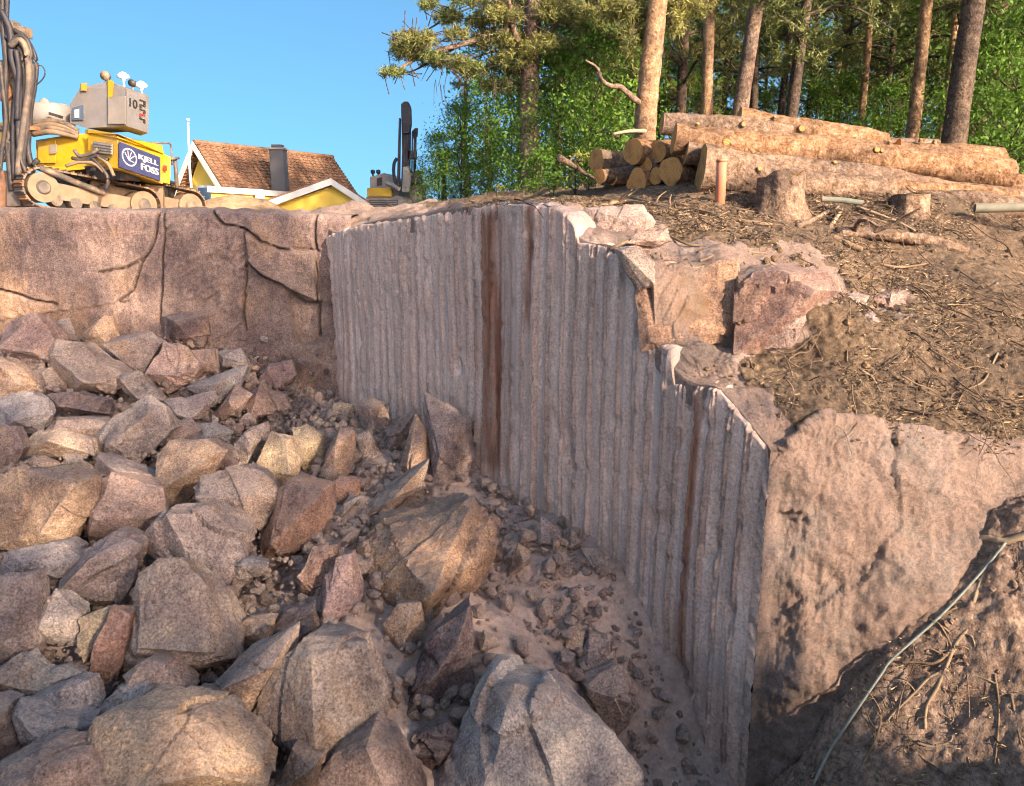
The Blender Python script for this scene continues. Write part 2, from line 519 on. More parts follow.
GLASS = plain('window_glass', (0.10, 0.13, 0.17), 0.1, var=0.1, spec=0.8)
REDPOST = plain('faded_red_pipe', (0.50, 0.17, 0.095), 0.7, var=0.15, scale=7, dirt=(0.40, 0.24, 0.16, 0.6))
GREENPIPE = plain('grey_green_pipe', (0.149, 0.165, 0.129), 0.7, var=0.2, scale=7, dirt=(0.30, 0.23, 0.16, 0.6))
CABLE = plain('grey_green_cable', (0.20, 0.225, 0.20), 0.6, var=0.2, scale=20)
def tilemat():
    m, nt, b = mat_nodes('clay_roof_tiles', 0.85, 0.2)
    c = ramp(nt, tex(nt, 2.2, 5, 0.7), [(0.35, (0.19, 0.10, 0.062)), (0.65, (0.28, 0.165, 0.105))])
    c = mix(nt, 0.6, c, mix(nt, 1.0, c, ramp(nt, tex(nt, 14, 2, 0.5), [(0.35, G(0.6)), (0.65, G(1.35))]), 'MULTIPLY'))
    nt.links.new(c, b.inputs['Base Color'])
    return m
TILE = tilemat()

# ------------------------------------------------------------------ the setting: rock faces, bench, pit, banks
WA = np.array([-3.10, 12.60]); WB = np.array([2.13, 6.00])      # plan of the drilled face: far corner, near corner
WL = np.linalg.norm(WB - WA); WD = (WB - WA) / WL
WN = np.array([WD[1], -WD[0]])                                  # points out of the rock, into the pit
if WN[0] > 0: WN = -WN
def wall_hit(u, v):
    d = ray(u, v)
    M = np.array([[d[0], -WD[0]], [d[1], -WD[1]]])
    t, s = np.linalg.solve(M, WA)
    return s, t * d[2], t * d
TOP_PX = [(312, 240), (322, 238), (335, 232), (360, 226), (400, 220), (440, 213), (470, 209), (500, 204), (530, 206), (552, 209), (563, 215), (571, 228), (574, 243),
          (600, 247), (622, 252), (630, 266), (636, 283), (641, 300), (644, 345), (655, 347), (666, 352), (670, 386), (700, 389), (715, 392), (733, 415), (750, 436), (764, 452), (772, 482)]
TOP = np.array([(wall_hit(u, v)[0], wall_hit(u, v)[1]) for u, v in TOP_PX])
def ztop(s):
    return np.interp(s, TOP[:, 0], TOP[:, 1])

# --- bench surface: a high and a low level, joined by the broken step
def W3(u, v):
    return tuple(wall_hit(u, v)[2])
shared = [at(900, 330, 7.3), at(1010, 345, 7.2), at(1024, 300, 8.0), at(960, 280, 8.4), at(1024, 250, 9.2),
          at(800, 204, 9.7), at(950, 206, 9.6), at(690, 200, 9.9), at(640, 200, 10.4), at(1000, 203, 10.0), at(880, 240, 8.9),
          at(570, 197, 12.0), at(480, 199, 13.0), at(330, 212, 13.6), (9, 8.5, -.6), (12, 9, 0.1), (12, 13, .7), (7, 13, .65), (3, 14, .6), (-1, 14.5, .5), (14, 6.5, -.5), (8, 6.5, -1.3)]
Hhi = TPS(shared + [W3(u, v) for u, v in [(325, 232), (360, 224), (400, 218), (440, 211), (480, 205), (520, 203), (548, 207)]] +
          [W3(576, 240), W3(600, 244), W3(625, 250), at(650, 258, 7.2), at(690, 264, 7.3), at(735, 268, 7.32), at(800, 280, 7.2), at(700, 228, 8.5), at(780, 240, 8.4), at(620, 215, 9.3), (2.4, 6.2, -.75)])
Hlo = TPS(shared + [W3(650, 346), W3(666, 370), W3(690, 388), W3(712, 391), W3(735, 418), W3(755, 443), W3(768, 460),
                    at(735, 345, 7.25), at(800, 352, 6.95), at(760, 390, 6.55), at(830, 410, 6.35), at(900, 428, 6.2), at(1024, 462, 6.0), at(850, 350, 7.0), (6, 6, -1.9), (2.0, 8.0, -.8), (1.0, 9, -.7), (-1, 11, -.4)])
STEP = np.array([[0.6, 7.02], [1.25, 7.12], [2.05, 7.28], [2.5, 7.02], [2.85, 6.95], [3.4, 6.8], [5, 6.8]])
def Hb(x, y):
    x = np.asarray(x, float); y = np.asarray(y, float)
    ys = np.interp(x, STEP[:, 0], STEP[:, 1])
    w = 0.05 + 0.25 * sstep(2.5, 3.6, x)
    k = sstep(-1, 1, (y - ys) / w)
    lo, hi = Hlo(x, y), Hhi(x, y)
    # small ledge behind the drilled face further back
    return lo * (1 - k) + np.maximum(hi, lo) * k
def crest_y(x):
    return np.interp(x, [2.13, 2.5, 3.2, 4.2, 7, 14], [6.02, 6.03, 5.98, 5.9, 5.9, 6.3])

def poly_in(u, v, poly):
    poly = np.asarray(poly, float)
    ins = np.zeros(np.shape(u), bool)
    j = len(poly) - 1
    for i in range(len(poly)):
        (x1, y1), (x2, y2) = poly[i], poly[j]
        c = ((y1 > v) != (y2 > v)) & (u < (x2 - x1) * (v - y1) / (y2 - y1 + 1e-9) + x1)
        ins ^= c
        j = i
    return ins
SOIL_AREA = [(590, 205), (660, 228), (700, 240), (760, 246), (830, 262), (800, 300), (830, 330), (770, 345), (745, 372), (752, 386), (775, 402), (800, 418), (835, 424), (850, 416), (880, 428), (905, 434), (930, 422), (960, 436), (985, 444), (1060, 448), (1400, 500), (1400, 60), (400, 60), (420, 200)]
ROCK_PATCH = [[(640, 252), (735, 262), (830, 270), (860, 292), (820, 300), (770, 290), (640, 290)], [(862, 296), (905, 290), (915, 302), (880, 310)],
              [(735, 300), (800, 296), (815, 330), (770, 350), (740, 345)], [(900, 315), (930, 318), (920, 330), (895, 328)]]
def soil_mask(P):
    u, v = project(P)
    u = u + 16 * fbm(P, 1.7, 3, 71); v = v + 11 * fbm(P, 1.9, 3, 73)
    m = poly_in(u, v, SOIL_AREA).astype(float)
    for q in ROCK_PATCH:
        m[poly_in(u, v, q)] = 0.25
    m[P[:, 1] > 10.5] = np.maximum(m[P[:, 1] > 10.5], 0.9 * (P[:, 0][P[:, 1] > 10.5] > -1))
    return m

def build_bench():
    nc = 330
    c = np.linspace(0, 1, nc) ** 1.9
    XR = 15.0
    rows = []
    # near face, from the foot up to the crest
    nf = 150
    for t in np.linspace(0, 1, nf, endpoint=False):
        xl = WB[0]
        x = xl + (XR - xl) * c
        yc = crest_y(x)
        zc = Hb(x, yc + 0.1 + .2 * sstep(0, .6, x - xl))
        z = -6.2 + (zc - 0.0 + 6.2) * (1 - (1 - t) ** 1.15)
        d = zc - z
        lean = 0.10 + 0.16 * sstep(0.2, 2.0, x - xl)
        y = yc - lean * d * sstep(0, 0.4, x - xl + 0.03) - 0.02
        rnd = np.exp(-d / 0.30) * 0.30 * sstep(0.0, 0.6, x - xl)     # rounded lip
        y = y + rnd
        rows.append(np.c_[x, y, z])
    # top: each column from the crest back, rows packed where the ground is steep
    nt_ = 340
    t = np.linspace(0, 1, 900) ** 1.3
    top = np.empty((nt_, nc, 3))
    for i in range(nc):
        y = 6.12 + (14.0 - 6.12) * t
        xl = np.minimum(WA[0] + (WB[0] - WA[0]) * (y - WA[1]) / (WB[1] - WA[1]), WB[0])
        x = xl + 0.10 + (XR - xl) * c[i]
        y = y + (crest_y(x) + 0.1 + .2 * sstep(0, .6, x - WB[0]) - 6.12) * (1 - t)
        z = Hb(x, y)
        L = np.r_[0, np.cumsum(np.hypot(np.diff(y), np.diff(z)) / (0.35 + 0.09 * y[:-1]))]
        q = np.linspace(0, L[-1], nt_)
        top[:, i] = np.c_[np.interp(q, L, x), np.interp(q, L, y), np.interp(q, L, z)]
    rows += list(top)
    P = np.array(rows)
    nr = len(P)
    n = grid_normals(P)
    Q = P.reshape(-1, 3)
    n = n.reshape(-1, 3)
    face = np.repeat((np.arange(nr) < nf).astype(float), nc)
    soil = soil_mask(Q) * (1 - face)
    d = 0.06 * fbm(Q, 1.1, 3, 3) + 0.012 * ridged(Q, 2.6, 4, 9) + 0.014 * fbm(Q, 9, 3, 5)
    d = d + face * (0.05 * ridged(Q * [1, 1, 1.3], .8, 2, 77) + 0.008 * ridged(Q, 5, 4, 79) + 0.012 * fbm(Q, 24, 3, 81) - 0.03)
    # blocky fracture on the rock: quantised offsets
    qn = fbm(Q, 1.6, 2, 41)
    q2 = fbm(Q * [1, 1, 1.6], 2.7, 2, 43)
    d = d + (1 - soil) * (1 - .85 * face) * (0.06 * np.round(qn * 3.5) / 3.5 + 0.035 * np.round(q2 * 3) / 3)
    rk = np.random.RandomState(5)
    for nk, sp_, am_ in (((.35, .5, .8), .62, .085), ((.8, .2, -.45), .55, .07), ((-.3, .6, .75), .23, .03)):
        nk = np.array(nk) / np.linalg.norm(nk)
        Lk = np.floor((Q @ nk) / sp_ + .5 * noise(Q, 1.3, 60) + .12 * noise(Q, 6, 61)).astype(int)
        d = d + (1 - soil) * face * am_ * (rk.rand(400)[(Lk + 200) % 400] - .5)
    d = d + soil * 0.025 * fbm(Q, 22, 2, 15)
    edge = np.tile(sstep(0.0, 0.012, c), nr)
    Q2 = Q + n * (d * (0.15 + 0.85 * edge))[:, None]
    sk = np.tile(np.clip(1 - np.arange(nc) / 3.0, 0, 1), nr) * (1 - face)
    Q2[:, 2] -= .22 * sk ** 1.5
    me = new_mesh('bench_ground', Q2, grid_faces(nr, nc), BENCH)
    vcol(me, 'soil', soil)
    u, v = project(Q2)
    iron = np.exp(-(((u - 700) / 28) ** 2 + ((v - 300) / 22) ** 2)) * (Q[:, 1] < 7.6) * (0.55 + 0.45 * fbm(Q, 5, 3, 8))
    vcol(me, 'iron', np.clip(iron * 1.2, 0, 1))
    return tag(link('bench_ground', me), 'sloping rock bench covered in brown litter and pink rock', None, None, 'structure')
bench = build_bench()

# --- the line-drilled face
def build_wall():
    us = np.arange(311, 774.6, 0.75)
    s0 = np.array([wall_hit(u, 300)[0] for u in us])
    s0 = np.r_[s0[s0 < WL - .004], WL]
    zt = ztop(s0)
    nr = 190
    rng = np.random.RandomState(4)
    ZB = -6.3
    rows = []
    t = np.linspace(0, 1, nr)
    S = np.tile(s0, (nr, 1))
    Z = ZB + (zt[None] - ZB) * (1 - (1 - t[:, None]) ** 1.1)
    # drill holes: gently wandering spacing
    sp = 0.20
    ph = S / sp + 0.18 * np.sin(S * 1.7) + 0.015 * noise(np.c_[S.ravel() * .6, Z.ravel() * .5, 0 * S.ravel()], 1, 2).reshape(S.shape)
    h = np.floor(ph).astype(int)
    x = (ph - h) * 2 - 1
    hr = rng.rand(400) - .5
    hw = 0.82 + 0.18 * rng.rand(400)
    dep = 0.030 + 0.032 * rng.rand(400)
    xx = x / hw[h + 20]
    groove = dep[h + 20] * np.sqrt(np.clip(1 - xx * xx, 0, 1))
    P3 = np.c_[S.ravel(), Z.ravel() * 0.35, 0 * S.ravel()]
    P4 = np.c_[S.ravel(), Z.ravel(), 0 * S.ravel()]
    rough = fbm(P4, 9, 4, 3).reshape(S.shape)
    ridge_loss = np.clip(fbm(np.c_[h.ravel() * 3.7, Z.ravel() * 1.3, 0 * Z.ravel()], 1, 3, 12).reshape(S.shape) - .1, 0, 1)
    off = -groove + hr[h + 20] * 0.03
    off = off - (np.abs(xx) > .72) * (0.032 * np.abs(rough) + 0.03 * ridge_loss)
    off += 0.007 * rough + 0.005 * fbm(P4 * [1, .45, 1], 26, 2, 44).reshape(S.shape) + 0.05 * fbm(P4 * [1, .5, 1], 0.7, 2, 8).reshape(S.shape)
    off -= 0.03 * np.clip(fbm(P4 * [1, .5, 1], 5, 3, 66).reshape(S.shape) - .55, 0, 1) * 2.5
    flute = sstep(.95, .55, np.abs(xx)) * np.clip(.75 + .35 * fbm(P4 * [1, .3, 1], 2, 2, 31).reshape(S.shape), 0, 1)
    # a fracture chunk missing low at the near end, spalls at the top
    low = np.exp(-(((S - 7.55) / .25) ** 2) - ((Z + 4.75) / .55) ** 2)
    off -= 0.22 * low * (1 + .6 * rough)
    tp = (zt[None] - Z)
    off -= 0.04 * np.clip(fbm(P4, 3, 2, 90).reshape(S.shape) - .25, 0, 1) * np.exp(-tp / .10)
    off *= sstep(-.02, 0.1, S + .02)
    near_edge = sstep(WL - .10, WL, S)
    off = off * (1 - near_edge * .6) + near_edge * 0.04 * rough
    X = WA[0] + WD[0] * S + WN[0] * off
    Y = WA[1] + WD[1] * S + WN[1] * off
    P = np.stack([X, Y, Z], -1)
    # lip: the top folds back over the rock
    lip = []
    for bk, up in ((.02, .008), (.05, .012), (.09, .014), (.14, .01), (.20, .0), (.28, -.02), (.38, -.06), (.5, -.14)):
        q = P[-1].copy()
        q[:, 0] -= WN[0] * bk; q[:, 1] -= WN[1] * bk
        q[:, 2] += up + (0.03 * noise(q, 9, 5) + 0.025 * ridged(q, 5, 3, 7)) * min(1, bk / .1)
        lip.append(q)
    P = np.concatenate([P, np.array(lip)])
    nr2 = len(P)
    V = P.reshape(-1, 3)
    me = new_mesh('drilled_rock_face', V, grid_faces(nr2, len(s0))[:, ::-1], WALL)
    u, v = project(V)
    st = np.zeros(len(V)); pk = np.zeros(len(V)); pale = np.zeros(len(V))
    stn = fbm(np.c_[V[:, 0] * 9, V[:, 1] * 9, V[:, 2] * .7], 1, 3, 5)
    sV = np.r_[S.ravel(), np.tile(s0, 8)]
    for (uc, wpx, v0, v1, a) in ((490, 13, 212, 485, .97), (503, 8, 222, 485, .65), (527.5, 3.2, 204, 340, 1.0), (472, 3, 285, 390, .5), (700, 4.5, 392, 720, .85), (692, 6, 600, 800, .5), (650, 4, 660, 800, .3)):
        sc = wall_hit(uc, 300)[0]; sw = abs(wall_hit(uc + wpx, 300)[0] - sc)
        st = np.maximum(st, a * np.exp(-((sV - sc) / sw) ** 4) * sstep(v0 - 6, v0 + 6, v) * (1 - sstep(v1 - 25, v1, v)) * np.clip(.75 + .5 * stn, 0, 1))
    pk = np.exp(-(((u - 338) / 16) ** 2)) * sstep(250, 330, v) * 0.6 * np.clip(.7 + stn, 0, 1) + 0.4 * np.exp(-(((u - 556) / 7) ** 2)) * (v < 290) * (v > 205)
    strk = fbm(np.c_[V[:, 0] * 20, V[:, 1] * 20, V[:, 2] * .35], 1, 2, 9)
    pale = np.clip((strk - .38) * 2.2, 0, .75) * (1 - st) * np.clip(1.3 - V[:, 1] * 0 , 0, 1)
    pale = np.maximum(pale, 0.5 * np.clip(fbm(V, 1.5, 3, 4), 0, 1) * sstep(420, 640, v) * (1 - st))
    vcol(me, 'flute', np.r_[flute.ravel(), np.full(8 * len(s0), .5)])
    vcol(me, 'stain', np.clip(st, 0, 1)); vcol(me, 'pink', np.clip(pk, 0, 1)); vcol(me, 'pale', np.clip(pale, 0, .8))
    return tag(link('drilled_rock_face', me), 'tall grey rock face of half-round vertical drill holes with rust stains', None, None, 'structure')
wall = build_wall()

# --- the natural back face of the pit, cracked into big blocks
BY = 12.62
CRACKS = [[(157, 214), (152, 245), (141, 262), (133, 290), (120, 300)], [(146, 255), (125, 268), (100, 271)], [(206, 206), (225, 224), (246, 230), (248, 262), (262, 275), (285, 286), (305, 302), (322, 302)],
          [(246, 230), (262, 243), (290, 250), (318, 250)], [(163, 214), (163, 320)], [(246, 262), (244, 300), (246, 330)], [(316, 208), (316, 250), (320, 300), (319, 335)],
          [(0, 290), (30, 297), (60, 304)]]
BLOCKS = [([(0, 200), (157, 200), (152, 245), (133, 300), (0, 320)], .05), ([(163, 205), (206, 206), (246, 230), (246, 340), (163, 340)], .0), ([(246, 231), (262, 243), (318, 250), (322, 302), (285, 286), (262, 275), (248, 262)], .12),
          ([(206, 200), (316, 200), (316, 250), (290, 250), (262, 243), (246, 230), (225, 224)], .04), ([(246, 262), (285, 286), (302, 310), (300, 345), (246, 345)], -.03), ([(285, 286), (322, 302), (322, 345), (300, 345)], -.10)]
def build_back():
    xs = np.r_[np.linspace(-16, -8.7, 60, endpoint=False), np.arange(-8.7, -2.6, 0.021)]
    nr = 150
    ztp = np.interp(xs, [-16, -8.5, -6.2, -5.6, -5.1, -4.2, -3.3, -2.6], [.3, .24, .22, .24, .24, .20, .17, .14])
    t = np.linspace(0, 1, nr)
    X = np.tile(xs, (nr, 1))
    Z = -4.0 + (ztp[None] + 4.0) * t[:, None]
    Y = np.full_like(X, BY) + 0.06 * Z
    P = np.stack([X, Y, Z], -1).reshape(-1, 3)
    u, v = project(P)
    off = 0.07 * fbm(P, 0.7, 3, 2) + 0.02 * ridged(P * [1, 1, .8], 3.5, 3, 6) + 0.008 * fbm(P, 14, 3, 1)
    off += 0.03 * ridged(np.c_[P[:, 0] + P[:, 2] * .6, P[:, 1], P[:, 2] - P[:, 0] * .6] * [.6, 1, 2.2], 3, 3, 4) * poly_in(u, v, BLOCKS[1][0])
    for poly, o in BLOCKS:
        off += o * poly_in(u, v, poly)
    dmin = np.full(len(P), 1e9)
    uu = u + 1.6 * noise(P, 3, 3); vv = v + 1.6 * noise(P, 3, 13)
    for cr in CRACKS:
        for (a, b), (c, d) in zip(cr[:-1], cr[1:]):
            ab = np.array([c - a, d - b], float)
            tt = np.clip(((uu - a) * ab[0] + (vv - b) * ab[1]) / (ab @ ab), 0, 1)
            dmin = np.minimum(dmin, np.hypot(uu - a - tt * ab[0], vv - b - tt * ab[1]))
    off -= 0.20 * np.exp(-(dmin / .9) ** 2)
    tp = np.tile(ztp, nr).reshape(nr, -1) - Z
    off -= 0.12 * np.exp(-tp.ravel() / 0.08)
    P[:, 1] -= off
    P = P.reshape(nr, -1, 3)
    lip = []
    for bk, up in ((.1, .02), (.4, .04), (1.2, .0), (3.0, -.1)):
        q = P[-1].copy(); q[:, 1] += bk; q[:, 2] += up + .03 * noise(q, 5, 3)
        lip.append(q)
    P = np.concatenate([P, np.array(lip)])
    me = new_mesh('back_rock_face', P.reshape(-1, 3), grid_faces(len(P), len(xs)), BACKROCK)
    o = tag(link('back_rock_face', me), 'natural cracked rock face along the back of the pit', None, None, 'structure')
    o.color = (0.35, 0.265, 0.235, 1)
    return o
build_back()

# --- the pit: the dusty bed that carries the rubble
def wl_pt(u, v, dn=0.0):
    p = wall_hit(u, v)[2]
    return (p[0] + WN[0] * dn, p[1] + WN[1] * dn, p[2])
BEDPTS = [at(0, 335, 12.5), at(100, 335, 12.5), at(230, 345, 12.5), at(-150, 335, 12.5), wl_pt(332, 398), wl_pt(400, 425), wl_pt(475, 468), wl_pt(520, 500), wl_pt(560, 522), wl_pt(600, 550), wl_pt(640, 612), wl_pt(668, 665), wl_pt(690, 712), wl_pt(740, 790),
          at(0, 480, 7.9), at(0, 786, 4.3), at(100, 560, 6.6), at(200, 640, 5.7), at(200, 480, 8.3), at(300, 420, 10.6), at(330, 500, 8.3), at(400, 560, 7.1), at(480, 560, 7.4), at(300, 700, 5.3), at(450, 690, 5.75), at(550, 620, 6.8), at(560, 700, 6.05), at(620, 760, 6.2), at(540, 786, 5.3), at(300, 786, 4.5),
          (-12, 12.5, -1.8), (-12, 5, -3.0), (-7, 3, -3.6), (0, 2.5, -3.9), (-4, 2.5, -3.8), (2.4, 4.4, -4.8)]
BED = TPS(BEDPTS, 0.02)
def Hbed(x, y):
    return BED(x, y)
def build_bed():
    xs = np.r_[np.linspace(-14, -7.5, 50, endpoint=False), np.linspace(-7.5, 3.2, 330)]
    ys = np.linspace(1.6, 13.2, 330)
    X, Y = np.meshgrid(xs, ys)
    Z = Hbed(X, Y)
    P = np.c_[X.ravel(), Y.ravel(), Z.ravel()]
    P[:, 2] += 0.07 * fbm(P, 1.2, 3, 6) + 0.03 * ridged(P, 4, 3, 8) + 0.012 * fbm(P, 16, 2, 2)
    u_, v_ = project(P)
    P[:, 2] -= .34 * sstep(330, 280, u_ - .12 * np.clip(v_ - 600, 0, 200)) * (v_ > 250)
    s = (P[:, :2] - WA) @ WD
    behind = ((P[:, :2] - WA) @ WN) < -0.4
    P[behind, 2] = np.minimum(P[behind, 2], -4.5)
    me = new_mesh('pit_floor', P, grid_faces(len(ys), len(xs)), DUSTBED)
    return tag(link('pit_floor', me), 'dusty brown floor of crushed stone under the rubble', None, None, 'structure')
build_bed()

# --- dark bank with roots at the viewer's right
BANK = TPS([at(1030, 512, 5.75), at(975, 570, 5.70), at(900, 640, 5.62), at(850, 715, 5.5), at(812, 790, 5.3), at(1024, 640, 5.25), at(1024, 786, 4.65), at(920, 786, 5.0), (1.6, 4.2, -4.4), (1.2, 3.2, -3.7), (.6, 2, -2.5), (0, .6, -1.75), (0, -3, -1.5), (4, 1, -2.7), (4.2, 3, -3.2), (6, 4, -2.8), (8, 1, -2.6), (-4, 1, -2.6), (-4, -3, -1.8), (-9, -3, -1.9), (-9, 1.5, -3.2), (8, -4, -2.2), (5, 5.6, -2.5), (8, 5.8, -2.5), (2.2, 6.2, -5.4)], 0.01)
def Hbank(x, y):
    return BANK(x, y)
def build_bank():
    xs = np.r_[np.linspace(-10, .5, 40, endpoint=False), np.linspace(.5, 5.2, 260), np.linspace(5.25, 10, 30)]
    ys = np.r_[np.linspace(-6, 2.4, 40, endpoint=False), np.linspace(2.4, 6.4, 230)]
    X, Y = np.meshgrid(xs, ys)
    Z = Hbank(X, Y)
    P = np.c_[X.ravel(), Y.ravel(), Z.ravel()]
    P[:, 2] += 0.05 * fbm(P, 1.6, 3, 26) + 0.05 * ridged(P, 3.4, 4, 28) + 0.02 * fbm(P, 15, 3, 22)
    far = P[:, 1] > 6.0
    P[far, 2] -= (P[far, 1] - 6.0) * 3
    bd = (P[:, 0] < 0.8) & (P[:, 1] > 1.5)
    P[bd, 2] = np.minimum(P[bd, 2], Hbed(P[bd, 0], P[bd, 1]) - 0.25)
    me = new_mesh('soil_bank', P, grid_faces(len(ys), len(xs)), BANKSOIL)
    return tag(link('soil_bank', me), 'dark soil bank with torn roots sloping into the pit', None, None, 'structure')
build_bank()

# --- level ground behind and around, out to the horizon
def build_ground():
    a = np.r_[-600, -300, -150, -80, np.linspace(-50, 50, 81), 80, 150, 300, 600]
    X, Y = np.meshgrid(a, a + 10)
    Z = 0.12 + 0 * X - .25 * sstep(-1, -4, X)
    P = np.c_[X.ravel(), Y.ravel(), Z.ravel()]
    P[:, 2] += 0.25 * fbm(P, 0.12, 3, 3)
    P[:, 2] += 0.30 * sstep(13.5, 18, P[:, 1]) * sstep(-4, 2, P[:, 0])
    pit = (P[:, 1] > -4.6) & (P[:, 1] < 13.6) & (P[:, 0] > -15) & (P[:, 0] < 14.2) & ~((P[:, 1] > 12.9) & (P[:, 0] > 3))
    P[pit, 2] = -6.6
    sl = (P[:, 1] <= -4.6)
    P[sl, 2] -= 1.9 * np.exp(-((P[sl, 1] + 4.6) / 8) ** 2)
    me = new_mesh('ground', P, grid_faces(len(a), len(a)), FORESTSOIL)
    return tag(link('ground', me), 'level forest ground stretching away to the horizon', None, None, 'structure')
build_ground()
def Hfor(x, y):                               # ground height behind the bench
    x = np.asarray(x, float); y = np.asarray(y, float)
    P = np.c_[x.ravel(), y.ravel(), 0.12 + 0 * x.ravel()]
    z = 0.12 + 0.25 * fbm(P, 0.12, 3, 3) + 0.30 * sstep(13.5, 18, P[:, 1]) * sstep(-4, 2, P[:, 0])
    return z.reshape(x.shape)

# ------------------------------------------------------------------ rocks
def ico(level):
    bm = bmesh.new()
    bmesh.ops.create_icosphere(bm, subdivisions=level, radius=1)
    V = np.array([v.co for v in bm.verts]); F = np.array([[v.index for v in f.verts] for f in bm.faces])
    bm.free()
    return V / np.linalg.norm(V, axis=1)[:, None], F
ICO = {k: ico(k) for k in (1, 2, 3, 4, 5)}
def hull_tris(P):
    bm = bmesh.new()
    for p in P:
        bm.verts.new(p)
    r = bmesh.ops.convex_hull(bm, input=bm.verts)
    bmesh.ops.delete(bm, geom=[v for v in bm.verts if not v.link_faces], context='VERTS')
    bmesh.ops.dissolve_limit(bm, angle_limit=math.radians(12), verts=bm.verts, edges=bm.edges)
    bmesh.ops.triangulate(bm, faces=bm.faces)
    bm.normal_update()
    T = np.array([[v.co for v in f.verts] for f in bm.faces])
    bm.free()
    return T
def subdivide_tris(T, target):                # split until every edge is short; shared edges split alike
    for _ in range(14):
        e = np.stack([np.linalg.norm(T[:, i] - T[:, (i + 1) % 3], axis=1) for i in range(3)], 1)
        big = e.max(1) > target
        if not big.any(): break
        keep = T[~big]; S = T[big]; k = e[big].argmax(1)
        ar = np.arange(len(S))
        a, b, c = S[ar, k], S[ar, (k + 1) % 3], S[ar, (k + 2) % 3]
        m = (a + b) / 2
        T = np.concatenate([keep, np.stack([a, m, c], 1), np.stack([m, b, c], 1)])
    return T
def rock_shape(P, level, seed, amp=1.0):      # angular block: convex hull with chipped edges, then roughened
    P = np.asarray(P, float)
    h = (P.max(0) - P.min(0)) / 2 + 1e-6
    s = float(np.cbrt(h.prod()))
    T = hull_tris(P)
    T = subdivide_tris(T, s * {1: .9, 2: .55, 3: .3, 4: .115, 5: .070}[level])
    V, inv = np.unique(np.round(T.reshape(-1, 3) / s, 5), axis=0, return_inverse=True)
    V = V * s
    F = inv.reshape(-1, 3)
    F = F[(F[:, 0] != F[:, 1]) & (F[:, 1] != F[:, 2]) & (F[:, 2] != F[:, 0])]
    c = P.mean(0)
    nr = V - c
    nr /= np.linalg.norm(nr, axis=1)[:, None] + 1e-9
    o = V + seed * 3.1
    q = fbm(o, .9 / s, 2, seed)
    flat = np.round(q * 3.5) / 3.5
    lay = 0                                   # joint planes: the block breaks in sharp ledges
    if level >= 3:
        rk = np.random.RandomState(seed + 77)
        for k_, (sp_, am_) in enumerate(((.70, .17), (.50, .12), (.32, .06))):
            nk = rk.normal(size=3); nk /= np.linalg.norm(nk)
            Lk = np.floor((V @ nk) / (s * sp_) + .45 * noise(o, 1.1 / s, seed + 20 + k_) + rk.rand()).astype(int)
            lay = lay + am_ * (rk.rand(400)[(Lk + 200) % 400] - .6)
    disp = s * amp * (lay + 0.022 * flat + 0.012 * ridged(o * [1, 1, 1.4], 2.6 / s, 4, seed + 7) + 0.011 * fbm(o, 11 / s, 3, seed + 9))
    return V + nr * disp[:, None], F
ROCKCOL = {'W': (0.719, 0.654, 0.621), 'e': (0.461, 0.307, 0.222), 'g': (0.422, 0.355, 0.339), 'p': (0.480, 0.350, 0.315), 'o': (0.548, 0.398, 0.303), 'd': (0.229, 0.172, 0.172), 'b': (0.411, 0.386, 0.396), 't': (0.525, 0.422, 0.364), 'w': (0.617, 0.541, 0.500), 'r': (0.411, 0.267, 0.216), 'y': (0.686, 0.541, 0.396)}  # 'y' and 'o' also paint in sun warmth; some ochre is iron stain
RIDGE = {'big pale grey front boulder with a sharp pale ridge': [(506, 694, .18), (466, 812, .55), (560, 712, .12)],
         'biggest pointed grey-tan boulder in the left foreground rubble': [(152, 640, .42), (226, 644, .38), (162, 572, .10)],
         'large mauve-grey boulder with a blue right face, front middle': [(318, 650, .22), (330, 738, .50)],
         'big orange-brown boulder at the bottom, lit on its middle': [(130, 722, .15), (120, 770, .45), (225, 755, .35)],
         'large smooth pale boulder with flat face in mid rubble': [(205, 495, .35), (262, 490, .35), (240, 525, .38)],
         'broad tan broken rock face below the bench step': [(646, 290, .06), (730, 272, .06), (650, 340, .10), (718, 336, .10)]}
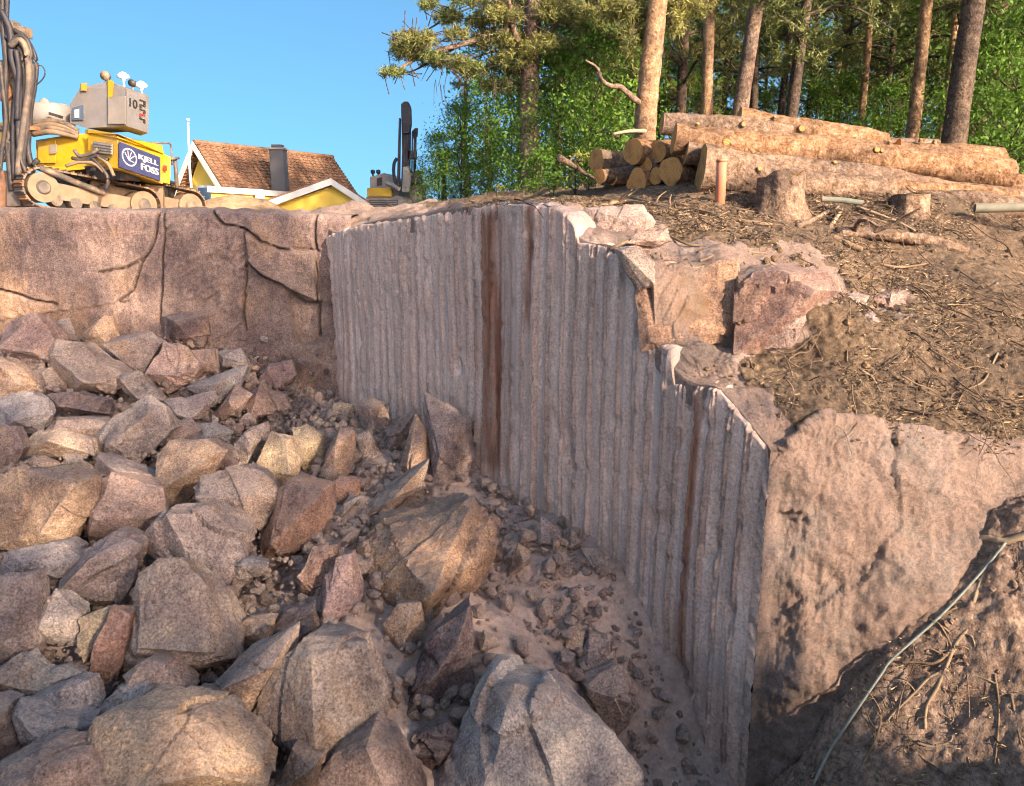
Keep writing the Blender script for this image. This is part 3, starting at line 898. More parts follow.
def boulder(poly, code, label, lift=0.12, thick=0.8, seed=None, level=4, cat='boulder', group='rubble boulders in the pit', H=None, name='boulder', soft=1.0):
    seed = seed if seed is not None else (sum(int(a * 7 + b * 13) for a, b in poly) % 9973)
    rng = np.random.RandomState(seed)
    pl = np.array(poly, float)
    uc, vc = (pl.max(0) + pl.min(0)) / 2
    cen = pl.mean(0)
    pl = cen + (pl - cen) * 1.07
    w, hh = pl.max(0) - pl.min(0)
    H = H or Hbed
    C = hit(uc, vc, H, 2.2, 13.5, 0.0)
    for _ in range(3):
        D = C @ F_
        szm = math.sqrt(w * hh) * D / FPX
        C = hit(uc, vc, H, 2.2, 13.5, lift * szm)
    D = C @ F_
    k = D / FPX
    sz = math.sqrt(w * hh) * k
    t = thick * sz
    O = np.array([C + ((a - uc) * R_ + (vc - b) * U_) * k for a, b in pl])
    M = C + ((cen[0] - uc) * R_ + (vc - cen[1]) * U_) * k
    pts = list(O)
    horiz = np.array([0, 1.0, 0])
    for i in range(len(O)):                   # back of the block
        pts.append(M + (O[i] - M) * rng.uniform(.65, .95) + horiz * t * rng.uniform(.45, .7) + np.array([0, 0, -.05 * sz]))
    # front: two big broken planes meeting along a ridge, or one peak
    nO = len(O)
    if label in RIDGE:
        for a, b, e in RIDGE[label]:
            pts.append(C + ((a - uc) * R_ + (vc - b) * U_) * k - F_ * t * e)
    elif rng.rand() < .72:
        a = rng.randint(nO); b = (a + nO // 2 + rng.randint(-1, 2)) % nO
        for k_, e in ((a, rng.uniform(.55, .9)), (b, rng.uniform(.35, .8))):
            q = M + (O[k_] - M) * e
            low = (M - q) @ U_ / (sz + 1e-6)
            pts.append(q - F_ * t * (rng.uniform(.30, .5) + .2 * low))
    else:
        q = M + (O[rng.randint(nO)] - M) * rng.uniform(.1, .45)
        pts.append(q - F_ * t * rng.uniform(.4, .6))
        q = M + (O[rng.randint(nO)] - M) * rng.uniform(.6, .85)
        pts.append(q - F_ * t * rng.uniform(.25, .4))
    pts = np.array(pts)
    base = np.array([C[0], C[1], C[2]])
    V, F = rock_shape(pts - base, level, seed, soft)
    me = new_mesh(name, V, F, ROCK)
    me.set_sharp_from_angle(angle=math.radians(24))
    o = link(name, me, None, tuple(base))
    tag(o, label, cat, group)
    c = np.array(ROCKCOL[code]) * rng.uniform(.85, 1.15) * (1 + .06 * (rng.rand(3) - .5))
    o.color = (*c, 1)
    return o

B = [
 # against the back face, left to right
 ([(22,304),(45,301),(65,312),(62,318),(40,315)], 'b', 'thin flat slab lying on the brown rock at the back left', .15),
 ([(8,324),(34,314),(55,340),(50,361),(29,363),(2,353)], 'p', 'large brown-fronted angular boulder at far left below the thin flat slab', .2),
 ([(70,312),(85,309),(92,322),(86,329),(72,321)], 'w', 'small pale stone with white veins beside the thin flat slab', .2),
 ([(52,325),(68,319),(77,340),(66,346),(56,341)], 'g', 'narrow grey stone wedged right of the large brown-fronted boulder', .15),
 ([(81,337),(104,317),(113,330),(112,346),(96,353)], 'o', 'tan upright stone with a crumbly right side near the back wall', .18),
 ([(113,320),(140,312),(148,328),(140,338),(120,336)], 'w', 'pinkish crumbled stone at the foot of the back wall', .15),
 ([(52,352),(60,342),(80,344),(121,376),(122,385),(108,392),(70,393),(57,378)], 't', 'big pale tilted slab with purple-grey top in the rear left rubble', .25),
 ([(107,345),(120,337),(150,333),(160,342),(140,376),(123,359)], 'g', 'grey wedge stone pointing down between pale slab and pinkish boulder', .2),
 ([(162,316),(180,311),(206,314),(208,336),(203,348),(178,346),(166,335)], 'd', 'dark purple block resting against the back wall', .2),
 ([(163,342),(186,347),(199,365),(190,381),(170,391),(157,389),(147,375)], 'p', 'pinkish rounded-triangle boulder below the dark purple block', .22),
 ([(190,350),(213,349),(218,372),(200,373)], 'p', 'flat pink stone right of the pinkish rounded-triangle boulder', .12),
 ([(215,352),(240,349),(248,365),(225,369)], 'b', 'blue-grey flat stone with a square notch near the back wall', .12),
 ([(187,387),(230,370),(245,367),(240,386),(215,406),(205,409)], 'b', 'long bluish slab with a dark shaded underside, rear middle', .2),
 ([(165,400),(212,392),(214,400),(200,420),(180,426),(167,421)], 'g', 'grey wedge below the long bluish slab', .2),
 ([(258,346),(275,333),(289,340),(282,356),(262,353)], 'g', 'layered broken stone at the foot of the wall near the far corner', .15),
 ([(290,305),(305,302),(310,322),(300,331),(291,326)], 'o', 'brown fallen chunk in the far corner under the cracked block', .2),
 ([(258,381),(268,364),(290,361),(294,375),(280,389),(264,389)], 'p', 'mauve round-backed stone near the far corner of the pit', .2),
 ([(216,413),(235,385),(251,395),(240,411),(224,419)], 'p', 'mauve leaning slab left of two sharp pink stones', .15),
 ([(240,401),(260,384),(276,410),(255,419)], 'p', 'sharp mauve triangular stone in the rear middle of the rubble', .15),
 ([(267,388),(285,395),(291,408),(280,413),(270,405)], 'p', 'small square mauve stone beside the dust slope', .15),
 # second band
 ([(0,356),(24,369),(34,386),(20,401),(-8,403),(-10,360)], 'o', 'warm tan rock cut by the left picture edge, rear band', .2),
 ([(31,372),(50,369),(64,385),(60,393),(40,395),(33,385)], 't', 'small brown block under the big pale tilted slab', .15),
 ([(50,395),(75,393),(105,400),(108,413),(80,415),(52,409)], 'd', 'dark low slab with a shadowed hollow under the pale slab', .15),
 ([(122,376),(140,372),(162,400),(150,407),(128,402)], 'g', 'grey speckled sloping stone between pale slab and bluish wedge', .15),
 ([(-6,400),(25,393),(48,398),(52,415),(42,433),(-6,434)], 'b', 'flat-topped bluish rock at the left edge', .2),
 ([(47,429),(60,418),(95,420),(115,428),(92,439),(55,439)], 't', 'layered tan slab under the dark low slab', .15),
 ([(97,441),(110,424),(148,399),(163,408),(167,431),(150,446),(137,463),(120,461),(98,456)], 'g', 'big slanting grey-brown wedge boulder with a split right face', .25),
 ([(163,428),(185,420),(200,430),(188,443),(166,444)], 'g', 'grey sunken stone right of the big slanting wedge', .12),
 ([(192,426),(215,423),(233,432),(225,443),(200,441)], 'b', 'low blue-violet slab left of the white-edged pointed stone', .12),
 ([(-6,427),(12,427),(23,448),(8,476),(-6,480)], 'd', 'dark rounded boulder at the left edge above the sunlit rock', .2),
 ([(22,451),(35,435),(60,431),(90,440),(93,455),(70,459),(25,456)], 't', 'broad tan slab with an undercut edge on the left', .2),
 ([(17,463),(38,455),(60,463),(61,473),(20,471)], 'o', 'ochre flat stone tucked under the broad tan slab', .12),
 ([(62,471),(67,454),(91,473),(85,482)], 'g', 'small grey pyramid stone above the sunlit rock', .2),
 ([(94,470),(98,456),(130,467),(157,477),(145,484),(100,475)], 'g', 'long grey splinter slab with striped edge', .2),
 ([(-6,490),(20,472),(60,469),(90,480),(93,500),(72,521),(69,546),(40,553),(-6,547)], 'o', 'large cream and ochre rock with a hollow, lower left edge', .25),
 ([(82,505),(93,482),(110,470),(145,480),(161,488),(168,515),(140,541),(92,543),(82,526)], 'p', 'large rough mauve boulder right of the cream rock', .25),
 ([(162,456),(175,443),(205,442),(225,452),(211,476),(190,491),(180,506),(167,491)], 'o', 'orange sunlit boulder tapering downward, left of the rounded pale one', .25),
 ([(192,490),(200,476),(240,467),(265,478),(280,500),(271,513),(256,531),(245,538),(225,521),(197,509)], 't', 'large smooth pale boulder with flat face in mid rubble', .3),
 ([(228,451),(250,430),(262,424),(263,440),(246,469),(234,463)], 'w', 'white-edged pointed stone leaning right in mid rubble', .25),
 ([(213,468),(228,454),(239,463),(232,471)], 'd', 'small dark brown stone in the gap behind the smooth pale boulder', .1),
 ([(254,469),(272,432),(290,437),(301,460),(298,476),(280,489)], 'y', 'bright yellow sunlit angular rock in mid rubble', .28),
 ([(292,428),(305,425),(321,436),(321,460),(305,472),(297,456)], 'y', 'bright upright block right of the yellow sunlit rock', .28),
 ([(316,482),(340,432),(354,434),(350,471),(335,492)], 'o', 'tall leaning brown slab pointing up, right of the bright block', .28),
 ([(260,541),(280,490),(295,482),(325,492),(331,515),(312,541),(290,561),(262,559)], 'r', 'rusty brown block with a dark lower half below the yellow rock', .2),
 ([(325,491),(340,477),(359,480),(356,500),(335,513)], 'r', 'dark red-brown rounded stone below the leaning brown slab', .25),
 # standing rocks beside the drilled face
 ([(327,416),(335,404),(353,405),(353,420),(330,426)], 'o', 'small pink sunlit block near the far foot of the drilled face', .25),
 ([(354,405),(370,399),(386,405),(389,430),(378,443),(362,426)], 't', 'half-sunlit upright stone among the standing rocks', .3),
 ([(356,435),(368,431),(383,455),(375,471),(362,469)], 't', 'tan pointed stone right of a dark cleft', .25),
 ([(381,441),(395,420),(416,411),(413,436),(400,461),(385,456)], 'g', 'smooth grey egg-shaped stone left of the tall standing slab', .3),
 ([(400,466),(415,417),(426,430),(431,466),(433,491),(415,501)], 'o', 'cream sunlit wedge leaning on the tall grey standing slab', .3),
 ([(428,501),(430,440),(424,393),(440,404),(471,417),(475,456),(466,486),(446,503),(434,506)], 'g', 'tall grey standing slab leaning near the rust-stained drill holes', .3),
 ([(350,521),(385,489),(427,461),(421,486),(386,511),(356,523)], 't', 'long thin blade of rock lying diagonally at the foot of the standing slab', .3),
 ([(329,523),(345,500),(363,495),(350,513),(335,526)], 'w', 'small pale splinter left of the long thin blade', .25),
 ([(385,513),(410,498),(433,505),(425,513),(400,517)], 'o', 'flat warm shard under the tall grey standing slab', .15),
 # middle
 ([(300,572),(313,547),(338,545),(336,580),(315,603),(302,594)], 'r', 'orange-red smooth-faced stone left of the big earth-caked mound', .2),
 ([(318,622),(325,580),(336,560),(350,556),(360,600),(345,640)], 'p', 'striped leaning slab at the left of the earth-caked mound', .2),
 ([(335,622),(343,562),(372,530),(400,518),(470,503),(493,545),(480,576),(440,601),(430,640),(402,682),(375,672)], 'e', 'huge earth-caked orange-brown boulder in the middle of the pit', -.10, .85),
 ([(388,722),(410,680),(430,642),(466,616),(481,690),(476,722),(425,733)], 'd', 'dark smooth triangular rock with a sharp ridge in front of the mound', .15),
 ([(384,625),(398,606),(420,605),(424,628),(404,645),(388,640)], 'o', 'cracked ochre lump stuck to the earth-caked mound', .35),
 ([(406,746),(445,725),(461,735),(440,771),(425,785),(412,771)], 'd', 'dark purple stone left of the big pale front boulder', .15),
 # left middle and front
 ([(4,562),(10,552),(60,545),(79,558),(70,576),(40,582),(5,573)], 'b', 'blue-grey flat rock below the cream rock', .25),
 ([(60,581),(90,548),(110,534),(140,545),(136,571),(120,601),(95,604),(65,593)], 'g', 'rough grey boulder above the heart-shaped gap', .25),
 ([(140,546),(175,504),(210,511),(240,540),(249,566),(236,601),(215,602),(160,563)], 'g', 'broad greenish-grey boulder behind the big pointed one', .15),
 ([(-8,577),(30,574),(38,590),(41,641),(30,664),(-8,682)], 'g', 'tall lichen-grey boulder at the left edge', .25),
 ([(33,616),(55,587),(78,612),(81,646),(62,649),(42,644)], 'w', 'pale sunlit five-sided stone with an overhung base, left', .3),
 ([(80,620),(111,607),(109,631),(92,659),(82,651)], 'y', 'small cream sunlit wedge between pale stone and dark brown one', .25),
 ([(88,681),(100,636),(113,608),(129,617),(125,651),(115,682)], 'r', 'dark red-brown leaning stone left of the big pointed boulder', .25),
 ([(120,641),(135,571),(155,554),(180,557),(205,580),(236,641),(239,656),(190,673),(160,669),(125,671)], 't', 'biggest pointed grey-tan boulder in the left foreground rubble', .3),
 ([(226,566),(245,560),(268,562),(268,572),(235,582)], 'w', 'small pale slab with a white face bridging a dark hole', .3),
 ([(262,640),(285,610),(313,606),(318,625),(305,645),(280,648)], 'd', 'dark jagged stone in the hole in front of the orange-red stone', .1),
 ([(232,640),(245,620),(275,618),(270,640),(245,650)], 'o', 'tan flat stone at the right foot of the biggest pointed boulder', .1),
 ([(-8,672),(20,655),(40,680),(49,690),(30,706),(-8,702)], 'b', 'lilac-grey rounded rock at the left edge, below the lichen boulder', .25),
 ([(42,673),(65,664),(86,675),(75,686),(55,691)], 'b', 'low grey stone in the gap under the pale five-sided stone', .15),
 ([(27,701),(70,680),(88,681),(100,708),(95,723),(70,719)], 'b', 'blue-grey boulder with a dark square broken corner', .25),
 ([(97,709),(120,690),(148,682),(149,706),(130,716)], 'b', 'smooth blue-grey wedge right of the one with the broken corner', .25),
 ([(125,676),(145,660),(165,664),(191,692),(180,706),(160,701),(140,681)], 'p', 'pink and grey triangular boulder under the biggest pointed boulder', .25),
 ([(183,701),(200,689),(221,690),(223,721),(195,716)], 'o', 'rusty tan stone in front of the long split boulder', .2),
 ([(217,681),(235,664),(280,640),(295,627),(293,646),(266,691),(248,727),(225,706)], 't', 'long split boulder with a dark gap along its right side', .3),
 ([(254,716),(285,660),(310,641),(366,643),(376,660),(386,691),(381,721),(335,753),(290,746)], 'g', 'large mauve-grey boulder with a blue right face, front middle', .3),
 ([(300,741),(340,714),(372,720),(352,751),(320,759)], 'b', 'lilac stone below the large mauve-grey boulder', .2),
 ([(14,716),(20,699),(60,718),(93,724),(85,746),(50,757),(20,741)], 'b', 'long bluish boulder left of the big orange-brown front boulder', .25),
 ([(-8,697),(14,700),(17,746),(-8,768)], 'g', 'grey stone cut by the left edge beside the long bluish boulder', .2),
 ([(82,753),(100,720),(130,712),(180,711),(215,725),(266,765),(262,788),(150,800),(95,775)], 'o', 'big orange-brown boulder at the bottom, lit on its middle', .3),
 ([(-10,772),(40,757),(80,757),(119,786),(80,830),(-10,830)], 'p', 'pinkish flat boulder in the bottom left corner', .3),
 ([(172,790),(185,768),(210,762),(225,790),(200,815)], 'd', 'dark chip at the bottom in front of the orange-brown boulder', .3),
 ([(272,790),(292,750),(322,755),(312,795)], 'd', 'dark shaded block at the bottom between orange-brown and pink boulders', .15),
 ([(308,790),(335,755),(370,734),(396,745),(411,771),(425,812),(320,815)], 'p', 'pink-brown boulder at the bottom left of the big pale front one', .25),
 ([(420,800),(495,692),(517,687),(562,700),(611,735),(637,771),(634,830),(425,840)], 'W', 'big pale grey front boulder with a sharp pale ridge', .3),
 # slope at the foot of the drilled face
 ([(577,676),(615,664),(634,690),(626,721),(610,736),(595,716)], 't', 'pale tan block with a dark left side at the foot of the drilled face', .3),
 ([(572,668),(590,636),(608,640),(611,660),(590,674)], 'g', 'grey block stacked above the pale tan block', .35),
 ([(549,676),(560,650),(574,655),(571,677)], 'g', 'small rough stone left of the two stacked blocks', .25),
 ([(562,648),(566,630),(585,632),(582,650)], 'o', 'small tan stone above the rough one near the stacked blocks', .2),
 ([(505,579),(518,546),(531,555),(521,571)], 'o', 'pointed pink shard on the dust slope', .3),
 ([(535,544),(542,517),(563,532),(561,546)], 'w', 'pale block with dark underside on the dust slope by the drill holes', .3),
 ([(562,549),(572,531),(582,540),(576,551)], 't', 'squarish tan stone right of the pale block on the dust slope', .3),
 ([(582,549),(595,550),(604,565),(592,570)], 'g', 'grey stone touching the drilled face above the stacked blocks', .3),
 ([(462,513),(478,506),(482,518),(472,524)], 'w', 'small pale stone at the foot of the tall grey standing slab', .25),
 ([(449,503),(462,498),(480,503),(474,508),(452,508)], 'o', 'flat tan stone just below the tall grey standing slab', .25),
 ([(480,522),(492,514),(501,520),(498,531),(484,532)], 'p', 'mauve cube stone on the dust slope right of the mound', .25),
 ([(486,556),(492,544),(503,548),(504,560),(493,563)], 'g', 'grey cobble beside the top right edge of the mound', .25),
 ([(553,575),(562,563),(574,566),(570,578)], 'p', 'round mauve cobble in the string of stones by the drill holes', .25),
]
for e in B:
    w_ = max(a for a, b in e[0]) - min(a for a, b in e[0])
    lv = 5 if w_ > 85 else (4 if w_ > 26 else 3)
    boulder(e[0], e[1], e[2], e[3], e[4] if len(e) > 4 else .8, level=lv, soft=1.0 if len(e) < 5 else 1.5)
BPOLY = [e[0] for e in B]

# stones between the boulders: one mesh per shape, each stone an object
random.seed(11)
rng = np.random.RandomState(21)
STONES = []
for i in range(14):
    a = rng.normal(size=(14, 3))
    a /= np.linalg.norm(a, axis=1)[:, None]
    a *= np.array([1, rng.uniform(.6, 1), rng.uniform(.5, .8)]) * rng.uniform(.8, 1.1, (14, 1))
    V, F = rock_shape(a, 3 if i < 8 else 2, 300 + i)
    STONES.append(new_mesh('stone', V, F, ROCK))
    STONES[-1].set_sharp_from_angle(angle=math.radians(24))
def stone(p, size, label, group, cat='stone', sink=.3, shapes=14, col=None):
    me = STONES[rng.randint(shapes)]
    o = link('stone', me, None, (p[0], p[1], p[2] + size * (.5 - sink)))
    o.rotation_euler = (rng.uniform(-.6, .6), rng.uniform(-.6, .6), rng.uniform(0, 6.28))
    o.scale = (size, size * rng.uniform(.75, 1.1), size * rng.uniform(.7, 1.0))
    col = col or rng.choice(list('gpptgbdor'))
    c = np.array(ROCKCOL[col]) * rng.uniform(.85, 1.1)
    label = label.replace('COL', {'g': 'grey', 'p': 'pinkish', 't': 'tan', 'b': 'bluish-grey', 'd': 'dark', 'o': 'warm tan', 'r': 'red-brown'}[col])
    o.color = (*c, 1)
    tag(o, label, cat, group)
    return o
def inside_any(u, v, shrink=1.0):
    for p in BPOLY:
        q = np.array(p, float)
        q = q.mean(0) + (q - q.mean(0)) * shrink
        if poly_in(np.array([u]), np.array([v]), q)[0]:
            return True
    return False
n = 0
tries = 0
while n < 205 and tries < 9000:               # gaps of the pile
    tries += 1
    u = rng.uniform(-5, 400); v = 320 + (786 - 320) * rng.rand() ** 1.25
    if v < 345 - (u < 120) * 15: continue
    if u > 300 and v < 520 and u > 330: continue
    if inside_any(u, v, .8): continue
    p = hit(u, v, Hbed, 2.4, 12.4)
    px = 9 + 26 * rng.rand() ** 1.6 * (1 if v > 420 else .75)
    p[2] -= .12
    stone(p, px * (p @ F_) / FPX / 2, 'small COL angular stone wedged between bigger boulders ' + ('at the back of the pile' if v < 420 else ('in the middle of the pile' if v < 560 else ('in the left foreground' if u < 170 else 'in the right foreground'))), 'small stones in the gaps of the rubble pile', shapes=8, sink=.35)
    n += 1
n = 0
while n < 70:                                # string of stones down the slope beside the drilled face
    t = rng.rand()
    uu = np.interp(t, [0, .25, .5, .75, 1], [478, 535, 585, 600, 640]) + rng.normal() * np.interp(t, [0, .5, 1], [16, 20, 16])
    vv = np.interp(t, [0, .25, .5, .75, 1], [505, 535, 575, 630, 700]) + rng.normal() * 16
    if inside_any(uu, vv, .9) : continue
    p = hit(uu, vv, Hbed, 4, 12)
    if (p[:2] - WA) @ WN < .12: continue
    stone(p, rng.uniform(4, 10) * (p @ F_) / FPX, 'small COL loose stone in the spill along the ' + ('far' if vv < 560 else ('middle' if vv < 630 else 'near')) + ' foot of the drill holes', 'loose stones along the foot of the drilled face', sink=.25)
    n += 1
n = 0
while n < 22:                                 # scree in the far corner
    uu, vv = rng.uniform(225, 330), rng.uniform(340, 430)
    if inside_any(uu, vv, .9): continue
    p = hit(uu, vv, Hbed, 4, 12.5)
    if (p[:2] - WA) @ WN < .15: continue
    stone(p, rng.uniform(2.5, 6) * (p @ F_) / FPX, 'small COL scree stone on the dust slope in the far corner', 'scree stones in the far corner', sink=.25)
    n += 1
for i in range(22):                           # the pile runs on past the left of the picture
    uu, vv = -30 - 230 * rng.rand(), 350 + 420 * rng.rand()
    p = hit(uu, vv, Hbed, 4, 12.3)
    o = stone(p, rng.uniform(.28, .6), 'boulder of the rubble pile beyond the left picture edge', 'boulders beyond the left edge', 'boulder', .3, 8, rng.choice(list('gptbo')))
    o.name = 'boulder'
# gravel and crumbs: nobody could count these
def scatter_gravel(name, pts, sizes, label, mat, seed, oc=None):
    r = np.random.RandomState(seed)
    D, F = ICO[1]
    V = []; FF = []
    for i, (p, s) in enumerate(zip(pts, sizes)):
        ax = r.uniform(.55, 1.2, 3)
        q, _ = np.linalg.qr(r.normal(size=(3, 3)))
        V.append((D * (ax * r.uniform(.8, 1.15, (len(D), 1)))) @ q.T * s + p)
        FF.append(F + i * len(D))
    me = new_mesh(name, np.concatenate(V), np.concatenate(FF), mat, smooth=False)
    o = link(name, me)
    tag(o, label, None, None, 'stuff')
    if oc: o.color = (*oc, 1)
    return o
gp, gs = [], []
r2 = np.random.RandomState(8)
x = r2.uniform(-8.5, 2.4, 40000); y = 3.5 + 9 * r2.rand(40000)
ok = ((np.c_[x, y] - WA) @ WN > 0.03) & (y < 12.55)
dn = (np.c_[x, y] - WA) @ WN
keep = ok & (r2.rand(40000) < np.where(dn < 1.5, .85, .33))
x, y = x[keep][:15000], y[keep][:15000]
z = Hbed(x, y)
gz = np.c_[x, y, z]
gz[:, 2] += 0.07 * fbm(np.c_[x, y, z], 1.2, 3, 6)
r4 = np.random.RandomState(18)
x4 = r4.uniform(-8.5, 1.9, 9000); y4 = 3.6 + 8.8 * r4.rand(9000)
z4 = Hbed(x4, y4)
u4, v4 = project(np.c_[x4, y4, z4])
k4 = (((np.c_[x4, y4] - WA) @ WN) > .08) & ((u4 < 420) | (r4.rand(9000) < .5))
p4 = np.c_[x4, y4, z4 - .34 * sstep(330, 280, u4 - .12 * np.clip(v4 - 600, 0, 200)) + .10][k4][:5600]
scatter_gravel('rubble_fragments', p4, .022 + .085 * r4.rand(len(p4)) ** 2.4, 'broken stone fragments filling the gaps of the rubble', ROCK, 13, (.36, .285, .26))
scatter_gravel('gravel', gz, 0.009 + 0.05 * r2.rand(len(x)) ** 3.5, 'loose gravel and crumbs on the pit floor', ROCK, 3, (.33, .25, .22))

# ------------------------------------------------------------------ timber: log pile, stumps, stakes, pipes
def log(pa, pb, ra, rb, mat, label, seed, knots=3, bend=.05):
    pa, pb = np.array(pa, float), np.array(pb, float)
    L = np.linalg.norm(pb - pa)
    r = np.random.RandomState(seed)
    root = empty('log', tuple((pa + pb) / 2 - np.array([0, 0, (ra + rb) / 2])), label, 'log', 'felled logs in the pile')
    m = max(10, int(L / .06)); n = 22
    t = np.linspace(0, 1, m)
    ax = (pb - pa) / L
    s1 = np.cross(ax, [0, 0, 1.0]); s1 /= np.linalg.norm(s1); s2 = np.cross(s1, ax)
    mid = pa + np.outer(t, pb - pa) + np.outer(np.sin(t * math.pi) * bend * L * .3, s2 * r.uniform(-1, 1) + s1 * r.uniform(-1, 1))
    ang = np.arange(n) / n * 2 * math.pi
    V = []
    for i in range(m):
        rad = ra + (rb - ra) * t[i]
        ring = mid[i] + np.outer(np.cos(ang) * rad, s1) + np.outer(np.sin(ang) * rad, s2)
        V.append(ring)
    V = np.concatenate(V)
    cenl = np.repeat(mid, n, 0)
    d = (V - cenl); d /= np.linalg.norm(d, axis=1)[:, None]
    al = V @ ax
    q = np.c_[V @ s1 * 1.0, al * .35, V @ s2 * 1.0]
    V = V + d * (0.05 * fbm(q, 2.2, 3, seed) + 0.014 * ridged(q, 11, 3, seed + 3) + .03 * noise(np.c_[al, 0 * al, 0 * al], 1.6, seed))[:, None] * (ra / .2)
    F = [(i * n + j, i * n + (j + 1) % n, (i + 1) * n + (j + 1) % n, (i + 1) * n + j) for i in range(m - 1) for j in range(n)]
    me = new_mesh('bark', V - ORG[root.name], F, mat)
    link('bark', me, root)
    for k, (e, sgn) in enumerate(((0, -1), (m - 1, 1))):
        ring = V[e * n:(e + 1) * n]
        c = mid[e]
        inn = c + (ring - c) * .93 + ax * sgn * .003
        bev = c + (ring - c) * .995
        cc = c + ax * sgn * .006
        W = np.r_[bev, inn, [cc]]
        FF = [(j, (j + 1) % n, n + (j + 1) % n, n + j) for j in range(n)] + [(n + j, n + (j + 1) % n, 2 * n) for j in range(n)]
        if sgn < 0: FF = [q_[::-1] for q_ in FF]
        o0 = c
        me = new_mesh('cut_end', W - o0, FF, CUT, False)
        o = link('cut_end', me, root)
        o.location = tuple(o0 - ORG[root.name])
    for k in range(max(0, knots - 1)):
        tt = r.uniform(.1, .9)
        i = int(tt * (m - 1))
        a = r.uniform(-.2, 1.4) + math.pi * 0
        dr = -np.array([0, 1, 0]) * math.cos(a) + np.array([0, 0, 1]) * math.sin(a)
        dr = dr - ax * (dr @ ax); dr /= np.linalg.norm(dr)
        rad = ra + (rb - ra) * tt
        c = mid[i] + dr * rad * .9
        kr = r.uniform(.022, .05)
        mb = MB()
        mb.tube([c, c + dr * rad * .12, c + dr * rad * .2], [kr * 1.5, kr * 1.15, kr], 10, 0)
        e = c + dr * (rad * .2 + .002)
        V2, F2 = tube_arrays([e, e + dr * .004], [kr * .9, kr * .8], 10)
        mb.add(V2, F2, 1)
        mb.build('knot', [mat, CUT], root)
    return root
LOGS = [  # near end pixel, depth, far end pixel, depth, radii in metres
 ((700, 173, 10.05), (890, 194, 9.95), .27, .17, BARK_LOG2, 'thick butt log with a big slanted cut face behind the red stake', 2),
 ((686, 152, 10.35), (1085, 211, 10.0), .15, .13, BARK_LOG2, 'long grey-barked log running the whole front of the pile', 3),
 ((674, 136, 10.5), (757, 147, 10.45), .205, .22, BARK_LOG, 'short thick log at the top left with a round knot near its end', 3),
 ((752, 148, 10.62), (1006, 176, 10.35), .215, .225, BARK_LOG, 'long thick orange log lying centre front on top of the pile', 4),
 ((738, 122, 11.1), (884, 145, 11.0), .19, .16, BARK_LOG, 'upper rear log with a hump at its left end', 5),
 ((896, 150, 11.05), (1000, 163, 10.9), .18, .19, BARK_LOG, 'upper rear log at the far right of the pile', 4),
 ((662, 122, 11.0), (790, 133, 11.0), .145, .14, BARK_LOG2, 'thin log behind the short thick one, top left of the pile', 2),
 ((596, 161, 11.6), (690, 163, 12.6), .16, .15, BARK_LOG2, 'mossy log sticking out furthest to the left', 2),
 ((633, 151, 11.0), (738, 158, 12.6), .165, .16, BARK_LOG, 'log with a bright orange cut end left of the standing trunk', 1),
 ((658, 152, 10.9), (758, 157, 12.4), .13, .13, BARK_LOG, 'slim log end right of the bright orange one', 0),
 ((637, 181, 10.9), (735, 184, 12.4), .17, .17, BARK_LOG, 'bottom log with a dark brown split end on the left', 0),
 ((656, 177, 10.75), (752, 180, 12.2), .12, .12, BARK_LOG2, 'small log end in the middle of the left ends', 0),
 ((670, 171, 10.5), (765, 180, 11.9), .18, .17, BARK_LOG2, 'grey log end just left of the thick butt log', 0),
 ((612, 179, 11.4), (700, 178, 12.4), .12, .12, BARK_LOG, 'low log in shadow under the mossy one', 0),
 ((893, 197, 10.0), (1080, 214, 9.7), .15, .13, BARK_LOG2, 'grey half-buried log along the ground at the right', 2),
 ((840, 166, 10.9), (1020, 186, 10.7), .17, .17, BARK_LOG, 'hidden middle log under the long orange one', 0),
 ((826, 137, 11.35), (935, 150, 11.2), .14, .13, BARK_LOG2, 'thin grey log at the very back of the top row', 2),
 ((800, 181, 10.15), (1015, 199, 9.95), .11, .10, BARK_LOG, 'thin brown log squeezed low between the grey ones', 2),
 ((600, 176, 11.2), (640, 172, 11.9), .10, .10, BARK_LOG2, 'short thin log end at the lower left of the pile', 0),
 ((646, 165, 10.95), (740, 168, 12.2), .10, .10, BARK_LOG2, 'thinnest log end wedged between the left ends', 0),
]
for i, (a, b, ra, rb, mt, lb, kn) in enumerate(LOGS):
    log(at(*a), at(*b), ra, rb, mt, lb, 50 + i, kn)
